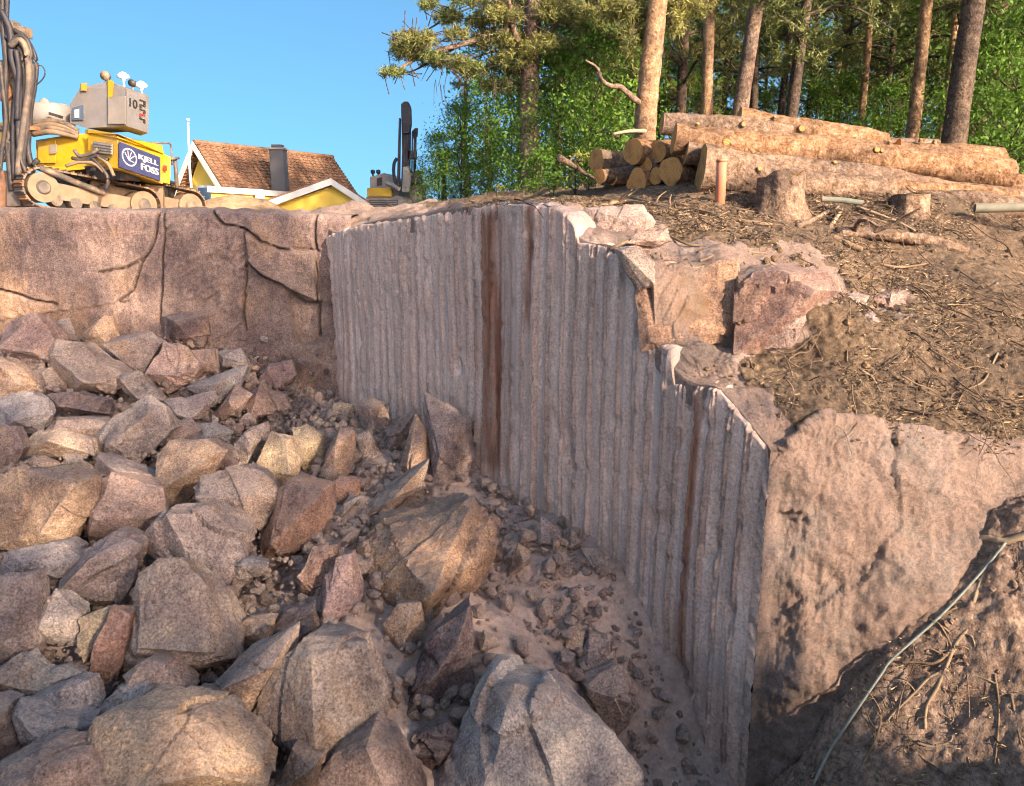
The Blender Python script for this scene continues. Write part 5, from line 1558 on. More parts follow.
# the tall pine standing alone, with its long left limb
def pix_limb(pts, y0, y1):
    n = len(pts)
    return [at(u, v, y0 + (y1 - y0) * i / (n - 1)) for i, (u, v) in enumerate(pts)]
TY = 15.0
b0 = at(530, 196, TY)
root = empty('pine_tree', tuple(b0), 'tall grey pine standing alone with a long limb reaching left into the sky', 'tree')
P = spline([at(u, v, TY) for u, v in ((529, 203), (530, 165), (529, 110), (531, 60), (533, 20), (536, -30), (540, -110), (538, -190))], 8) - b0
V, F = tube_arrays(P, np.interp(np.linspace(0, 1, len(P)), [0, .12, .5, 1], [.23, .185, .16, .10]), 16, True, .10, 3)
link('trunk', new_mesh('trunk', V, F, BARK_GREY), root)
limbs = [([(530, 62), (521, 48), (512, 25), (510, 5), (500, -20)], 15.0, 14.4, .075), ([(512, 28), (490, 35), (470, 42), (440, 50), (418, 58), (400, 68), (385, 74)], 14.8, 13.6, .06),
         ([(470, 42), (455, 48), (430, 62), (410, 72), (395, 73)], 14.5, 14.2, .03), ([(505, 52), (490, 52), (475, 58), (450, 66)], 15, 14.8, .03),
         ([(531, 45), (548, 32), (562, 24), (590, 20), (620, 30)], 15, 14.6, .06), ([(533, 15), (520, 5), (495, 2), (470, 8), (440, 22)], 15, 15.3, .035), ([(530, 92), (515, 82), (505, 86), (490, 84)], 15, 15.2, .025),
         ([(533, 5), (550, -2), (570, 8), (590, 4)], 15, 15.3, .04), ([(440, 22), (430, 28), (418, 32)], 15.2, 15, .02), ([(510, 8), (490, -2), (470, -6), (440, -2), (425, 2)], 14.6, 14.2, .03),
         ([(531, 70), (550, 62), (575, 66), (600, 60)], 15, 15.4, .035)]
r = np.random.RandomState(77)
tips = []; tips2 = []
for pts, ya, yb, rad in limbs:
    Q = spline(pix_limb(pts, ya, yb), 6)
    MB().tube(Q, np.linspace(rad, rad * .25, len(Q)), 8, jit=.2).build('limb', BARK_GREY if rad > .05 else BARK_DARK, root, True)
mbt = MB()
def clump(u, v, y, ru, rv, n, lst, ry=.5):
    for _ in range(n):
        q = r.normal(size=3); q /= np.linalg.norm(q); q *= r.rand() ** .4
        lst.append(at(u + q[0] * ru, v - q[1] * rv, y + q[2] * ry))
for (u, v, y, ru, rv, n, l2) in ((408, 46, 14.0, 19, 14, 190, 1), (425, 40, 14.0, 12, 8, 60, 1), (392, 72, 13.8, 12, 4, 40, 0), (448, 16, 15, 13, 7, 90, 0), (428, 4, 14.5, 10, 4, 40, 0), (445, 62, 14.4, 24, 6, 90, 0), (470, 68, 14.7, 22, 7, 80, 0), (490, 40, 14.8, 24, 10, 130, 1), (500, 14, 14.6, 22, 10, 150, 1), (480, 20, 15, 14, 6, 60, 0),
        (520, 40, 15.2, 20, 10, 70, 1), (498, 86, 15.1, 18, 6, 70, 0), (505, 65, 15, 20, 8, 90, 0), (560, 12, 14.8, 26, 12, 190, 1), (590, 20, 14.7, 24, 13, 190, 1), (615, 34, 14.6, 16, 12, 110, 0), (570, 60, 15.3, 26, 12, 170, 0), (600, 62, 15.4, 20, 10, 120, 0), (540, -4, 15.2, 40, 8, 150, 0), (555, 85, 15.4, 20, 9, 70, 0), (470, 0, 14.5, 20, 5, 60, 0), (515, 58, 14.8, 22, 9, 70, 1), (545, 44, 14.6, 22, 10, 90, 1), (455, 34, 14.3, 14, 6, 50, 1), (430, 56, 14.0, 14, 5, 50, 0)):
    clump(u, v, y, ru * 1.12, rv * 1.15, int(n * 1.05), tips2 if l2 else tips)
for T, mt in ((np.array(tips), NEEDLE), (np.array(tips2), NEEDLE2)):
    V, F = blades(T - b0, 14, .10, .010, r)
    link('foliage', new_mesh('foliage', V, F, mt, False), root)
    for c in T[::4]:
        mbt.tube([c, c + r.normal(size=3) * .18 + [.12, .1, -.04]], [.004, .010], 4)
for _ in range(26):                           # hanging bare twigs
    c = at(r.uniform(420, 520), r.uniform(66, 86), 14.6)
    mbt.tube([c, c + [r.normal() * .05, 0, -r.uniform(.15, .4)]], [.006, .003], 4)
tag(mbt.build('twigs', BARK_DARK, root), kind='stuff')
# the bare trunk behind the pile
b0 = at(643, 165, 13.0)
root = empty('pine_tree', tuple(b0), 'bare sunlit standing trunk behind the log pile with a broken side branch', 'tree')
P = spline([at(u, v, 13.0) for u, v in ((642, 190), (645, 130), (649, 80), (654, 35), (658, -5), (664, -80), (668, -170))], 8) - b0
V, F = tube_arrays(P, np.interp(np.linspace(0, 1, len(P)), [0, .3, 1], [.18, .175, .13]), 18, True, .10, 6)
link('trunk', new_mesh('trunk', V, F, BARK_ORANGE), root)
MB().tube(spline([at(641, 104, 12.95), at(632, 97, 12.8), at(620, 87, 12.6), at(611, 86, 12.5), at(602, 80, 12.4), at(597, 68, 12.3), at(585, 60, 12.2)], 6), np.linspace(.055, .016, 37), 8, jit=.3).build('broken_branch', BARK_GREY, root, True)
MB().tube(spline([at(645, 131, 12.85), at(630, 131, 12.6), at(613, 134, 12.4)], 6), np.linspace(.035, .02, 13), 8, jit=.2).build('branch_stub', PALEROOT, root, True)
tips = []
for (u, v, y, ru, rv, n) in ((625, 8, 13.3, 26, 12, 160), (640, 30, 13.5, 14, 12, 80), (628, 40, 13.2, 8, 14, 60), (690, 5, 13.6, 26, 10, 110), (676, 22, 13.4, 10, 14, 50)):
    clump(u, v, y, ru, rv, n, tips)
T = np.array(tips)
V, F = blades(T - b0, 14, .13, .011, r, -.4)
link('foliage', new_mesh('foliage', V, F, NEEDLE2, False), root)
mbt = MB()
for c in T[::3]:
    mbt.tube([c, c * .0 + at(655, 0, 13.0) * .25 + c * .75], [.004, .009], 4)
tag(mbt.build('twigs', BARK_DARK, root), kind='stuff')

# unseen trees added behind the viewer; crowns and gaps shaped to place shade
sh = SUN_DIR[:2] / np.linalg.norm(SUN_DIR[:2])
pe = np.array([-sh[1], sh[0]])
LIT = [(275, 455, 26), (305, 445, 18), (190, 470, 22), (190, 745, 42), (230, 745, 26), (415, 465, 15), (60, 515, 30), (40, 535, 24), (95, 632, 20), (60, 615, 13), (25, 375, 22), (50, 345, 14), (372, 408, 11), (335, 412, 11), (430, 555, 26), (275, 700, 22), (20, 300, 30), (110, 240, 26), (145, 305, 16), (70, 440, 26),  (130, 480, 18)]
LR = [((hit(u, v, Hbed, 2.4, 12.4, .3) if v > 330 else at(u, v, 12.5)), rpx) for u, v, rpx in LIT]
for u, v, rpx in ((812, 545, 24), (835, 500, 40), (900, 480, 42), (980, 500, 30), (870, 560, 30), (820, 640, 28), (825, 720, 26), (850, 620, 40), (920, 560, 40), (950, 650, 45), (980, 740, 45), (900, 740, 30), (1000, 600, 30), (840, 440, 40), (770, 400, 30)):
    LR.append((at(u, v, 5.85), rpx))
for u, v, y, rpx in ((665, 300, 7.2, 42), (715, 300, 7.2, 42), (780, 310, 7.0, 48), (850, 350, 7.2, 60), (640, 235, 7.6, 40), (760, 370, 6.8, 40), (900, 400, 6.5, 60), (700, 390, 6.8, 26), (980, 350, 7.3, 60)):
    LR.append((at(u, v, y), rpx))
for i, (pc, ac, top, wd) in enumerate(((-4, 14.5, 7.5, 1.6), (-1.8, 13.5, 9.2, 1.6), (.4, 14.5, 11.2, 1.7), (2.6, 13.6, 12.8, 1.7), (4.5, 14.4, 12.8, 1.6), (5.4, 13.2, 12.2, 1.2), (4.75, 12.2, 5.4, .8), (5.15, 11.8, 5.3, .5), (5.42, 11.2, 5.2, .3))):  # last three are low fillers added to shade the foot of the drilled face
    xy = sh * ac + pe * pc
    zb = -1.0
    rr = np.random.RandomState(400 + i)
    root = empty('broadleaf_tree', (xy[0], xy[1], zb), f'unseen leafy shade tree added behind the viewer, {NUM[i]} from the left', 'tree', 'shade trees added behind the viewer')
    m = 6500
    z = zb + .9 + (top - zb - .9) * rr.rand(m) ** .9
    t = (z - zb) / (top - zb)
    env = np.clip(np.sin(np.pi * np.clip(t * .9 + .1, 0, 1)) ** .5, .25, 1)
    a = rr.uniform(0, 6.283, m); rad = wd * env * np.sqrt(rr.rand(m))
    C = np.c_[xy[0] + np.cos(a) * rad, xy[1] + np.sin(a) * rad, z]
    ok = (fbm(C, 1.1, 2, 50 + i) > -.5) & ((C[:, :2] @ pe < 5.64) | (C[:, 2] > 6.0))
    for L0, rpx in LR:
        d = C - L0
        al = d @ SUN_DIR
        dist = np.linalg.norm(d - np.outer(al, SUN_DIR), axis=1)
        ok &= dist > rpx * (L0 @ F_) / FPX * .85
    C = C[ok]
    V, F = leaves(C - [xy[0], xy[1], zb], .2, rr)
    trunk_part(root, [np.array([0, 0, -.5]), np.array([.05, 0, (top - zb) * .4]), np.array([0, .05, (top - zb) * .9])], [.14, .10, .03], BARK_DARK, i)
    link('crown', new_mesh('crown', V, F, LEAF2, False), root)

# ------------------------------------------------------------------ house beyond the bank
def lerp(a, b, t): return np.asarray(a) * (1 - t) + np.asarray(b) * t
P1 = at(194, 143.5, 30); P2 = at(333, 160, 36)
P2[2] = P1[2] - .05
dd = (P2 - P1); Lh = np.linalg.norm(dd); dd = dd / Lh
nn = np.array([dd[1], -dd[0], 0]); nn /= np.linalg.norm(nn)
if nn[1] > 0: nn = -nn
house = empty('house', tuple(np.array([P1[0], P1[1], -1.0]) + dd * Lh / 2), 'yellow wooden house with brown tiled roof and white trim beyond the bank', 'house')
RW, RH = 2.6, 3.0
eave = lambda s, side: P1 + dd * s + nn * side * RW + np.array([0, 0, -RH])
# tiled slopes: stepped courses with a wavy pan profile
def roof_slope(side):
    nc_, nr_ = 150, 26
    V = []
    for i in range(nr_):
        for step in (0, 1):
            tt = (i + step * .999) / nr_
            for j in range(nc_ + 1):
                s = Lh * j / nc_
                p = P1 + dd * s + (nn * side * RW + np.array([0, 0, -RH])) * tt * 1.08
                up = np.array([0, 0, 1.0]) * .75 + nn * side * .6
                V.append(p + up * (.028 * math.cos(j * 2 * math.pi / 6) + .05 * step))
    return np.array(V), grid_faces(nr_ * 2, nc_ + 1)
for sd in (1, -1):
    V, F = roof_slope(sd)
    link('roof', new_mesh('roof', V - ORG[house.name], F, TILE, False), house)
mb = MB(); mb.tube([P1 + [0, 0, .05], P2 + [0, 0, .05]], .10, 8); mb.build('ridge_tiles', TILE, house)
gw = [eave(.35, 1) + nn * -.5, eave(.35, 1) * [1, 1, 0] + [0, 0, -1] + nn * -.5, eave(.35, -1) * [1, 1, 0] + [0, 0, -1] + nn * .5, eave(.35, -1) + nn * .5, P1 + dd * .35 + [0, 0, -.15]]
MB().prism(gw, dd * (Lh - .7)).build('wall', YWALL, house)
for sd in (1, -1):
    a = P1 + dd * -.03 + [0, 0, .06]; b = eave(-.03, sd) + (eave(-.03, sd) - P1) * .08
    MB().prism([a, b, b + [0, 0, -.28], a + [0, 0, -.28]], -dd * .06).build('barge_board', WHITE, house)
w0 = P1 + dd * .33 + [0, 0, -1.5]
win = MB().prism([w0 + nn * -.45, w0 + nn * .45, w0 + nn * .45 + [0, 0, -1.1], w0 + nn * -.45 + [0, 0, -1.1]], -dd * .05).build('window', WHITE, house)
w1 = w0 - dd * .055
MB().prism([w1 + nn * -.36 + [0, 0, -.09], w1 + nn * .36 + [0, 0, -.09], w1 + nn * .36 + [0, 0, -1.0], w1 + nn * -.36 + [0, 0, -1.0]], -dd * .02).build('pane', GLASS, win)
# chimney clad in dark metal
cb = at(279, 186, 31.2); ct = at(278, 150, 31.2)
ch = MB()
for z0, z1, w in ((cb[2] - .5, ct[2], .27),):
    ch.prism([ct * [1, 1, 0] + [sx * w, sy * w, z0] for sx, sy in ((-1, -1), (1, -1), (1, 1), (-1, 1))], [0, 0, z1 - z0])
cho = ch.build('chimney', DARKMETAL, house)
MB().prism([ct * [1, 1, 0] + [sx * .33, sy * .33, ct[2]] for sx, sy in ((-1, -1), (1, -1), (1, 1), (-1, 1))], [0, 0, .07]).build('cap', PALEGREY, cho)
MB().prism([ct * [1, 1, 0] + [sx * .2, sy * .2, ct[2] + .07] for sx, sy in ((-1, -1), (1, -1), (1, 1), (-1, 1))], [0, 0, .12]).build('flue', DARKMETAL, cho)
# low porch at the near corner
q = [at(211, 190, 27.5), at(252, 193, 28.3)]
MB().prism([q[0], q[1], q[1] * [1, 1, 0] + [0, 0, -1], q[0] * [1, 1, 0] + [0, 0, -1]], np.array([.6, 2.2, 0])).build('porch_wall', YWALL, house)
a, b = at(207, 186, 27.3), at(253, 189, 28.2)
MB().prism([a, b, b + [0, 0, -.2], a + [0, 0, -.2]], np.array([.7, 2.5, 0])).build('porch_fascia', WHITE, house)
c = at(257, 203, 28.2)
MB().prism([b, b + [.22, 0, 0], c + [.22, 0, 0], c], np.array([.1, .1, 0])).build('downpipe', WHITE, house)
# gabled wing facing the pit
WY = 27.0
pk, gl, gr_ = at(333, 183.5, WY), at(268, 207, WY), at(369, 204.5, WY)
gl[2] = gr_[2] = min(gl[2], gr_[2])
ext = np.array([-.9, 4.2, 0])
MB().prism([pk + [0, 0, -.1], gl, gl + [0, 0, -2], gr_ + [0, 0, -2], gr_], ext).build('wing_wall', YWALL, house)
for e_ in (gl, gr_):
    d_ = (e_ - pk); far = pk + d_ * 1.06
    nv = np.array([0, 0, .16])
    MB().prism([pk + nv + [0, -.32, 0], far + nv + [0, -.32, 0], far + [0, -.32, -.06], pk + [0, -.32, -.06]], [0, .07, 0]).build('wing_barge_board', WHITE, house)
    MB().prism([pk + nv * 1.05 + [0, -.30, 0], far + nv * 1.05 + [0, -.30, 0], far + nv * 1.05 + ext, pk + nv * 1.05 + ext], [0, 0, .06]).build('wing_roof', TILE, house)
fp = at(188, 150, 28)
root = empty('flagpole', (fp[0], fp[1], -.8), 'slim white pole standing left of the house gable', 'pole')
MB().tube([(fp[0], fp[1], -.8), (fp[0], fp[1], 2), tuple(at(188, 122, 28))], [.05, .042, .034], 10).build('shaft', WHITE, root, True)
tpz = at(188, 121, 28)
MB().tube([tpz, tpz + [0, 0, .03], tpz + [0, 0, .08], tpz + [0, 0, .1]], [.05, .075, .06, .01], 10).build('finial', WHITE, root, True)

# sand heap on the bank between rig and house
def heap(name, u0, u1, vtop, y, label):
    a, b = at(u0, 208, y), at(u1, 208, y)
    cx = (a + b) / 2; rx = np.linalg.norm(b - a) / 2
    h = at((u0 + u1) / 2, vtop, y)[2] - .15
    n = 60
    g = np.linspace(-1.25, 1.25, n)
    X, Y = np.meshgrid(g, g)
    rr = np.hypot(X, Y)
    Z = h * np.clip(1 - rr, -.2, 1) ** 1 * 1.0
    Pq = np.c_[X.ravel() * rx, Y.ravel() * rx * .6, Z.ravel()]
    Pq[:, 2] = np.where(rr.ravel() < 1, h * (np.cos(np.clip(rr.ravel(), 0, 1) * math.pi) * .5 + .5), -.15) + .06 * fbm(Pq, 2.2, 4, 5)
    me = new_mesh(name, Pq, grid_faces(n, n), SAND)
    return tag(link(name, me, None, (cx[0], cx[1], .15)), label, 'heap')
heap('sand_heap', 150, 320, 195, 19.5, 'low tan heap of sandy gravel on the bank in front of the house')
heap('sand_heap', 60, 215, 193, 18.6, 'tan gravel heap under the near drill rig')

# ------------------------------------------------------------------ lettering
def text_mesh(s):
    cu = bpy.data.curves.new('lettering', 'FONT')
    cu.body = s
    cu.extrude = 0.0
    cu.resolution_u = 4
    o = bpy.data.objects.new('lettering', cu)
    COL.objects.link(o)
    bpy.context.view_layer.update()
    dg = bpy.context.evaluated_depsgraph_get()
    me = o.evaluated_get(dg).to_mesh()
    V = np.array([v.co for v in me.vertices]); F = [tuple(p.vertices) for p in me.polygons]
    o.evaluated_get(dg).to_mesh_clear()
    bpy.data.objects.remove(o); bpy.data.curves.remove(cu)
    V = V[:, :2]
    V = (V - V.min(0)) / (V.max(0) - V.min(0))
    return V, F
def on_quad(Q, x, y, off):                    # Q: top-left, top-right, bottom-right, bottom-left; x right, y up in 0..1
    x = np.asarray(x)[:, None]; y = np.asarray(y)[:, None]
    p = (Q[3] * (1 - x) + Q[2] * x) * (1 - y) + (Q[0] * (1 - x) + Q[1] * x) * y
    nrm = np.cross(Q[1] - Q[0], Q[3] - Q[0]); nrm /= np.linalg.norm(nrm)
    if nrm[1] > 0: nrm = -nrm
    return p + nrm * off
def letters(Q, s, x0, x1, y0, y1, mat, parent, name='lettering', off=.012, bold=0):
    V, F = text_mesh(s)
    mb = MB()
    for bx in ((0,) if not bold else (-bold, 0, bold)):
        mb.add(on_quad(Q, x0 + V[:, 0] * (x1 - x0) + bx, y0 + V[:, 1] * (y1 - y0), off + abs(bx) * .1 + bx * .05), F)
    return mb.build(name, mat, parent)

# ------------------------------------------------------------------ near drill rig on the bank
rb = at(90, 209, 16.3)
rig = empty('drill_rig', (rb[0], rb[1], .2), 'yellow and grey crawler drill rig with hanging hoses on the left bank', 'drill rig')
def pp_(lst): return [at(*q) for q in lst]
def part(name, lst, ext, mat, parent=rig):
    return MB().prism(pp_(lst), ext).build(name, mat, parent)
bx = np.array([-.35, .9, 0])
part('engine_cover', [(36, 140, 16.3), (75, 134, 16.0), (98, 133, 15.9), (98, 168, 15.9), (62, 171, 16.0), (36, 166, 16.3)], (.1, 1.2, 0), YELLOW)
part('side_door', [(39, 143, 16.24), (56, 141, 16.12), (56, 163, 16.12), (39, 163, 16.24)], (.0, -.03, 0), YELLOW)
pl_ = part('data_plate', [(50, 145, 16.1), (57, 144, 16.05), (57, 153, 16.05), (50, 154, 16.1)], (0, -.02, 0), PALEGREY)
body = part('body_frame', [(88, 131, 15.7), (117, 137, 15.2), (117, 168, 15.2), (100, 166, 15.5), (96, 155, 15.6), (88, 150, 15.7)], (.2, 1.5, 0.0), YELLOW)
part('body_side', [(117, 136, 15.19), (163, 153, 16.75), (163, 184, 16.75), (117, 168, 15.19)], (-.5, .5, 0), YELLOW)
part('top_rail', [(88, 129, 15.66), (118, 134, 15.13), (164, 151, 16.7), (164, 154, 16.7), (118, 138, 15.13), (88, 133, 15.66)], (-.12, .12, 0), YELLOW)
g0 = part('grille_frame', [(94, 141, 15.55), (113, 144, 15.22), (113, 155, 15.22), (94, 153, 15.55)], (-.01, -.03, 0), GREYPAINT)
for k in range(4):
    part('louvre', [(95, 142.5 + k * 2.8, 15.5), (112, 145 + k * 2.6, 15.18), (112, 146.4 + k * 2.6, 15.18), (95, 143.8 + k * 2.8, 15.5)], (-.01, -.03, 0), PALEGREY, g0)
SQ = [at(119, 141.5, 15.16), at(160, 157.5, 16.60), at(160, 181, 16.60), at(119, 167, 15.16)]
sign = MB().prism([q + np.array([.02, -.03, 0]) for q in SQ], (-.03, .03, 0)).build('sign_panel', NAVY, rig)
SQ2 = [q + np.array([.02, -.03, 0]) for q in SQ]
letters(SQ2, 'KJELL', .44, .92, .53, .80, WHITE, sign, bold=.012)
letters(SQ2, 'FOSS', .50, .93, .20, .47, WHITE, sign, bold=.012)
ang = np.linspace(0, 2 * math.pi, 33)[:-1]
mb = MB()
for rr0, rr1 in ((.15, .175),):
    xs = np.r_[.22 + np.cos(ang) * rr0, .22 + np.cos(ang) * rr1]; ys = np.r_[.52 + np.sin(ang) * rr0 * 2.0, .52 + np.sin(ang) * rr1 * 2.0]
    mb.add(on_quad(SQ2, xs, ys, .012), [(i, (i + 1) % 32, 32 + (i + 1) % 32, 32 + i) for i in range(32)])
for k, (a0, w) in enumerate(((.5, .02), (1.2, .02), (1.9, .02), (2.6, .02), (-.6, .02))):
    ca, sa = math.cos(a0), math.sin(a0)
    xs = np.array([.20 - sa * w * .4, .20 + sa * w * .4, .22 + ca * .13 + sa * w * .4, .22 + ca * .13 - sa * w * .4]); ys = np.array([.40 + ca * w, .40 - ca * w, .52 + sa * .26 - ca * w, .52 + sa * .26 + ca * w])
    mb.add(on_quad(SQ2, xs, ys, .014), [(0, 1, 2, 3)])
mb.build('logo', WHITE, sign)
part('end_post', [(161, 153, 16.72), (171, 157, 17.0), (170, 184, 17.0), (161, 182, 16.72)], (-.2, .3, 0), YELLOW)
part('tail_light', [(164, 165, 16.7), (167, 166, 16.8), (167, 171, 16.8), (164, 170, 16.7)], (0, -.03, 0), REDMARK)
# cab boxes
part('cab', [(70, 104, 16.1), (80, 88, 16.0), (108, 81, 15.75), (126, 88, 15.55), (126, 126, 15.55), (86, 128, 15.9), (70, 123, 16.1)], (.03, .82, 0), GREYPAINT)
cabr = part('cab_side', [(126.3, 88, 15.52), (149, 97, 16.4), (148.5, 133, 16.4), (126.3, 126, 15.52)], (-.4, .5, 0), GREYPAINT)
part('cab_recess', [(109, 98, 15.68), (126, 96, 15.5), (126, 124, 15.5), (109, 124, 15.68)], (0, -.04, 0), PALEGREY)
part('cab_window', [(73, 108, 16.05), (84, 105, 15.93), (84, 120, 15.93), (73, 120, 16.05)], (0, -.03, 0), GLASS)
part('window_blind', [(75, 110, 16.0), (79, 109, 15.95), (79, 118, 15.95), (75, 118, 16.0)], (0, -.02, 0), WHITE)
part('corner_bracket', [(80, 84, 15.97), (86, 83, 15.92), (86, 91, 15.92), (80, 91, 15.97)], (.05, -.05, 0), YELLOW)
part('corner_bracket', [(107, 80, 15.72), (113, 82, 15.66), (112, 97, 15.66), (107, 98, 15.72)], (.05, -.06, 0), YELLOW)
CQ = [at(126.3, 88, 15.52), at(149, 97, 16.4), at(148.5, 133, 16.4), at(126.3, 126, 15.52)]
letters(CQ, '10', .12, .45, .55, .78, BLACK, cabr, bold=.01)
for k, mt in enumerate((BLACK, BLACK, BLACK, REDMARK, BLACK)):
    y0 = .84 - k * .125
    mb = MB()
    mb.add(on_quad(CQ, np.array([.55, .82, .82, .55]), np.array([y0, y0, y0 - .035, y0 - .035]), .014), [(0, 1, 2, 3)])
    mb.add(on_quad(CQ, np.array([.55 if k % 2 else .72, .64 if k % 2 else .82, .64 if k % 2 else .82, .55 if k % 2 else .72]), np.array([y0, y0, y0 - .10, y0 - .10]), .016), [(0, 1, 2, 3)])
    mb.build('marking', mt, cabr)
def lathe_up(name, u, v, y, prof, mat, n=14, parent=rig):
    p = at(u, v, y)
    return MB().tube([p + [0, 0, h] for h, r_ in prof], [r_ for h, r_ in prof], n).build(name, mat, parent, True)
for u, v in ((124, 84), (142, 93)):
    lathe_up('antenna', u, v, 16.2, [(-.15, .02), (.05, .02), (.09, .05), (.12, .12), (.17, .11), (.22, .04), (.23, .01)], WHITE)
p = at(106, 76, 15.9)
MB().tube([p + [0, -.06, 0], p + [0, .06, 0]], [.09, .07], 16).build('work_light', STEEL, rig, True)
p = at(133, 86, 16.1)
MB().tube([p + [0, -.06, .05], p + [0, .06, .05]], [.07, .06], 14).build('work_light', BLACK, rig, True)
lathe_up('lamp_post', 106, 84, 15.9, [(-.05, .02), (.12, .02)], STEEL, 8)
lathe_up('lamp_post', 133, 92, 16.1, [(-.05, .02), (.14, .02)], STEEL, 8)
# turntable housing, tank and tube bundles
p = at(52, 122, 16.6)
MB().tube([p + [0, 0, h] for h in (-.1, .1, .28, .34, .36)], [.42, .43, .42, .36, .05], 24).build('tank', PALEGREY, rig, True)
part('tank_slot', [(50, 112, 16.1), (63, 116, 16.1), (63, 119, 16.1), (50, 115, 16.1)], (0, -.05, 0), BLACK)
lathe_up('filler_cap', 45, 104, 16.6, [(-.1, .1), (.05, .1), (.08, .07), (.12, .02)], PALEGREY)
for k in range(4):
    MB().tube(spline([at(33, 124 + k * 3.4, 16.05 - k * .02), at(50, 121 + k * 3.6, 15.95 - k * .03), at(66, 124 + k * 3.4, 15.9), at(78, 131 + k * 2, 15.95)], 5), .055, 10).build('pipe', (STEEL, TANSTEEL)[k % 2], rig, True)
# crawler tracks: frame, idler, sprocket and shoes
def track(dx, dy, full=True):
    o = np.array([dx, dy, 0])
    a, b = at(36, 188, 15.2) + o, at(136, 205, 16.7) + o
    axis = b - a; L = np.linalg.norm(axis); axis /= L
    side = np.cross(axis, [0, 0, 1]); side /= np.linalg.norm(side)
    if side[1] > 0: side = -side
    upv = np.cross(side, axis); upv *= np.sign(upv[2])
    rw, wd = .34, .42
    tr = MB().prism([a + upv * .14, b + upv * .10, b - upv * .16, a - upv * .18], side * .30).build('track_frame', TANSTEEL, rig)
    for c in (a, b):
        MB().tube([c - side * .02, c + side * .36], [rw * .82] * 2, 22).build('idler_wheel', TANSTEEL, tr)
        MB().tube([c + side * .36, c + side * .40], [rw * .4, rw * .3], 14).build('hub', STEEL, tr)
    for k in range(5):
        c = a + axis * L * (k + .7) / 5.4 - upv * .2
        MB().tube([c + side * .05, c + side * .33], [.11] * 2, 14).build('roller', STEEL, tr)
    per = 2 * L + 2 * math.pi * rw
    n = 46
    mb_proto = None
    for i in range(n):
        s = per * i / n
        if s < L: c = a + axis * s + upv * rw; tdir = axis
        elif s < L + math.pi * rw:
            th = (s - L) / rw; c = b + upv * rw * math.cos(th) + axis * rw * math.sin(th); tdir = axis * math.cos(th) - upv * math.sin(th)
        elif s < 2 * L + math.pi * rw: c = b - axis * (s - L - math.pi * rw) - upv * rw; tdir = -axis
        else:
            th = (s - 2 * L - math.pi * rw) / rw; c = a - upv * rw * math.cos(th) - axis * rw * math.sin(th); tdir = -axis * math.cos(th) + upv * math.sin(th)
        nrm = np.cross(tdir, side); nrm *= 1 if nrm @ (c - (a + b) / 2) > 0 or True else -1
        ou = np.cross(side, tdir)
        if ou @ (c - (a if np.linalg.norm(c - a) < np.linalg.norm(c - b) else b)) < 0: ou = -ou
        hl = per / n * .46
        q = [c - tdir * hl, c + tdir * hl, c + tdir * hl + ou * .035, c + tdir * hl * .2 + ou * .035, c + tdir * hl * .1 + ou * .075, c - tdir * hl * .1 + ou * .075, c - tdir * hl * .2 + ou * .035, c - tdir * hl + ou * .035]
        MB().prism([x_ - side * .04 for x_ in q], side * wd).build('track_shoe', STEEL if i % 2 else RUST, tr)
    return tr
track(0, 0)
track(.45, 1.3)
MB().tube(spline([at(40, 168, 15.0), at(56, 174, 15.1), at(80, 184, 15.5), at(104, 193, 15.8)], 5), .06, 8).build('oscillation_cylinder', STEEL, rig, True)
part('undercarriage', [(46, 168, 17.0), (98, 163, 16.8), (124, 166, 16.6), (162, 182, 17.2), (154, 208, 17.2), (50, 208, 17.0)], (.1, .6, 0), BLACK)
part('slew_ring', [(84, 166, 15.8), (122, 168, 15.6), (120, 180, 15.6), (88, 178, 15.8)], (.1, .6, 0), BLACK)
part('rear_plate', [(145, 184, 16.9), (163, 186, 17.0), (163, 209, 17.0), (150, 212, 16.9)], (-.1, .3, 0), TANSTEEL)
for k, pts in enumerate(([(72, 158), (85, 160), (96, 156), (108, 160)], [(66, 166), (80, 162), (95, 164), (104, 172)], [(74, 150), (80, 156), (92, 153), (98, 149)], [(92, 158), (100, 166), (108, 178), (106, 190)], [(98, 156), (108, 164), (114, 176)])):
    MB().tube(spline([at(u, v, 15.3) for u, v in pts], 6), .035, 8).build('hose', (BLACK, TANSTEEL, STEEL)[k % 3], rig, True)
MB().tube(spline([at(150, 143, 16.9), at(166, 143, 17.0), at(171, 146, 17.1), at(172, 165, 17.1)], 5), .02, 6).build('handrail', STEEL, rig, True)
MB().tube([at(164, 160, 16.9), at(179, 158, 17.2)], .03, 6).build('bracket', STEEL, rig, True)
MB().tube([at(175, 158, 17.2), at(177, 188, 17.2)], .045, 8).build('bracket', STEEL, rig, True)
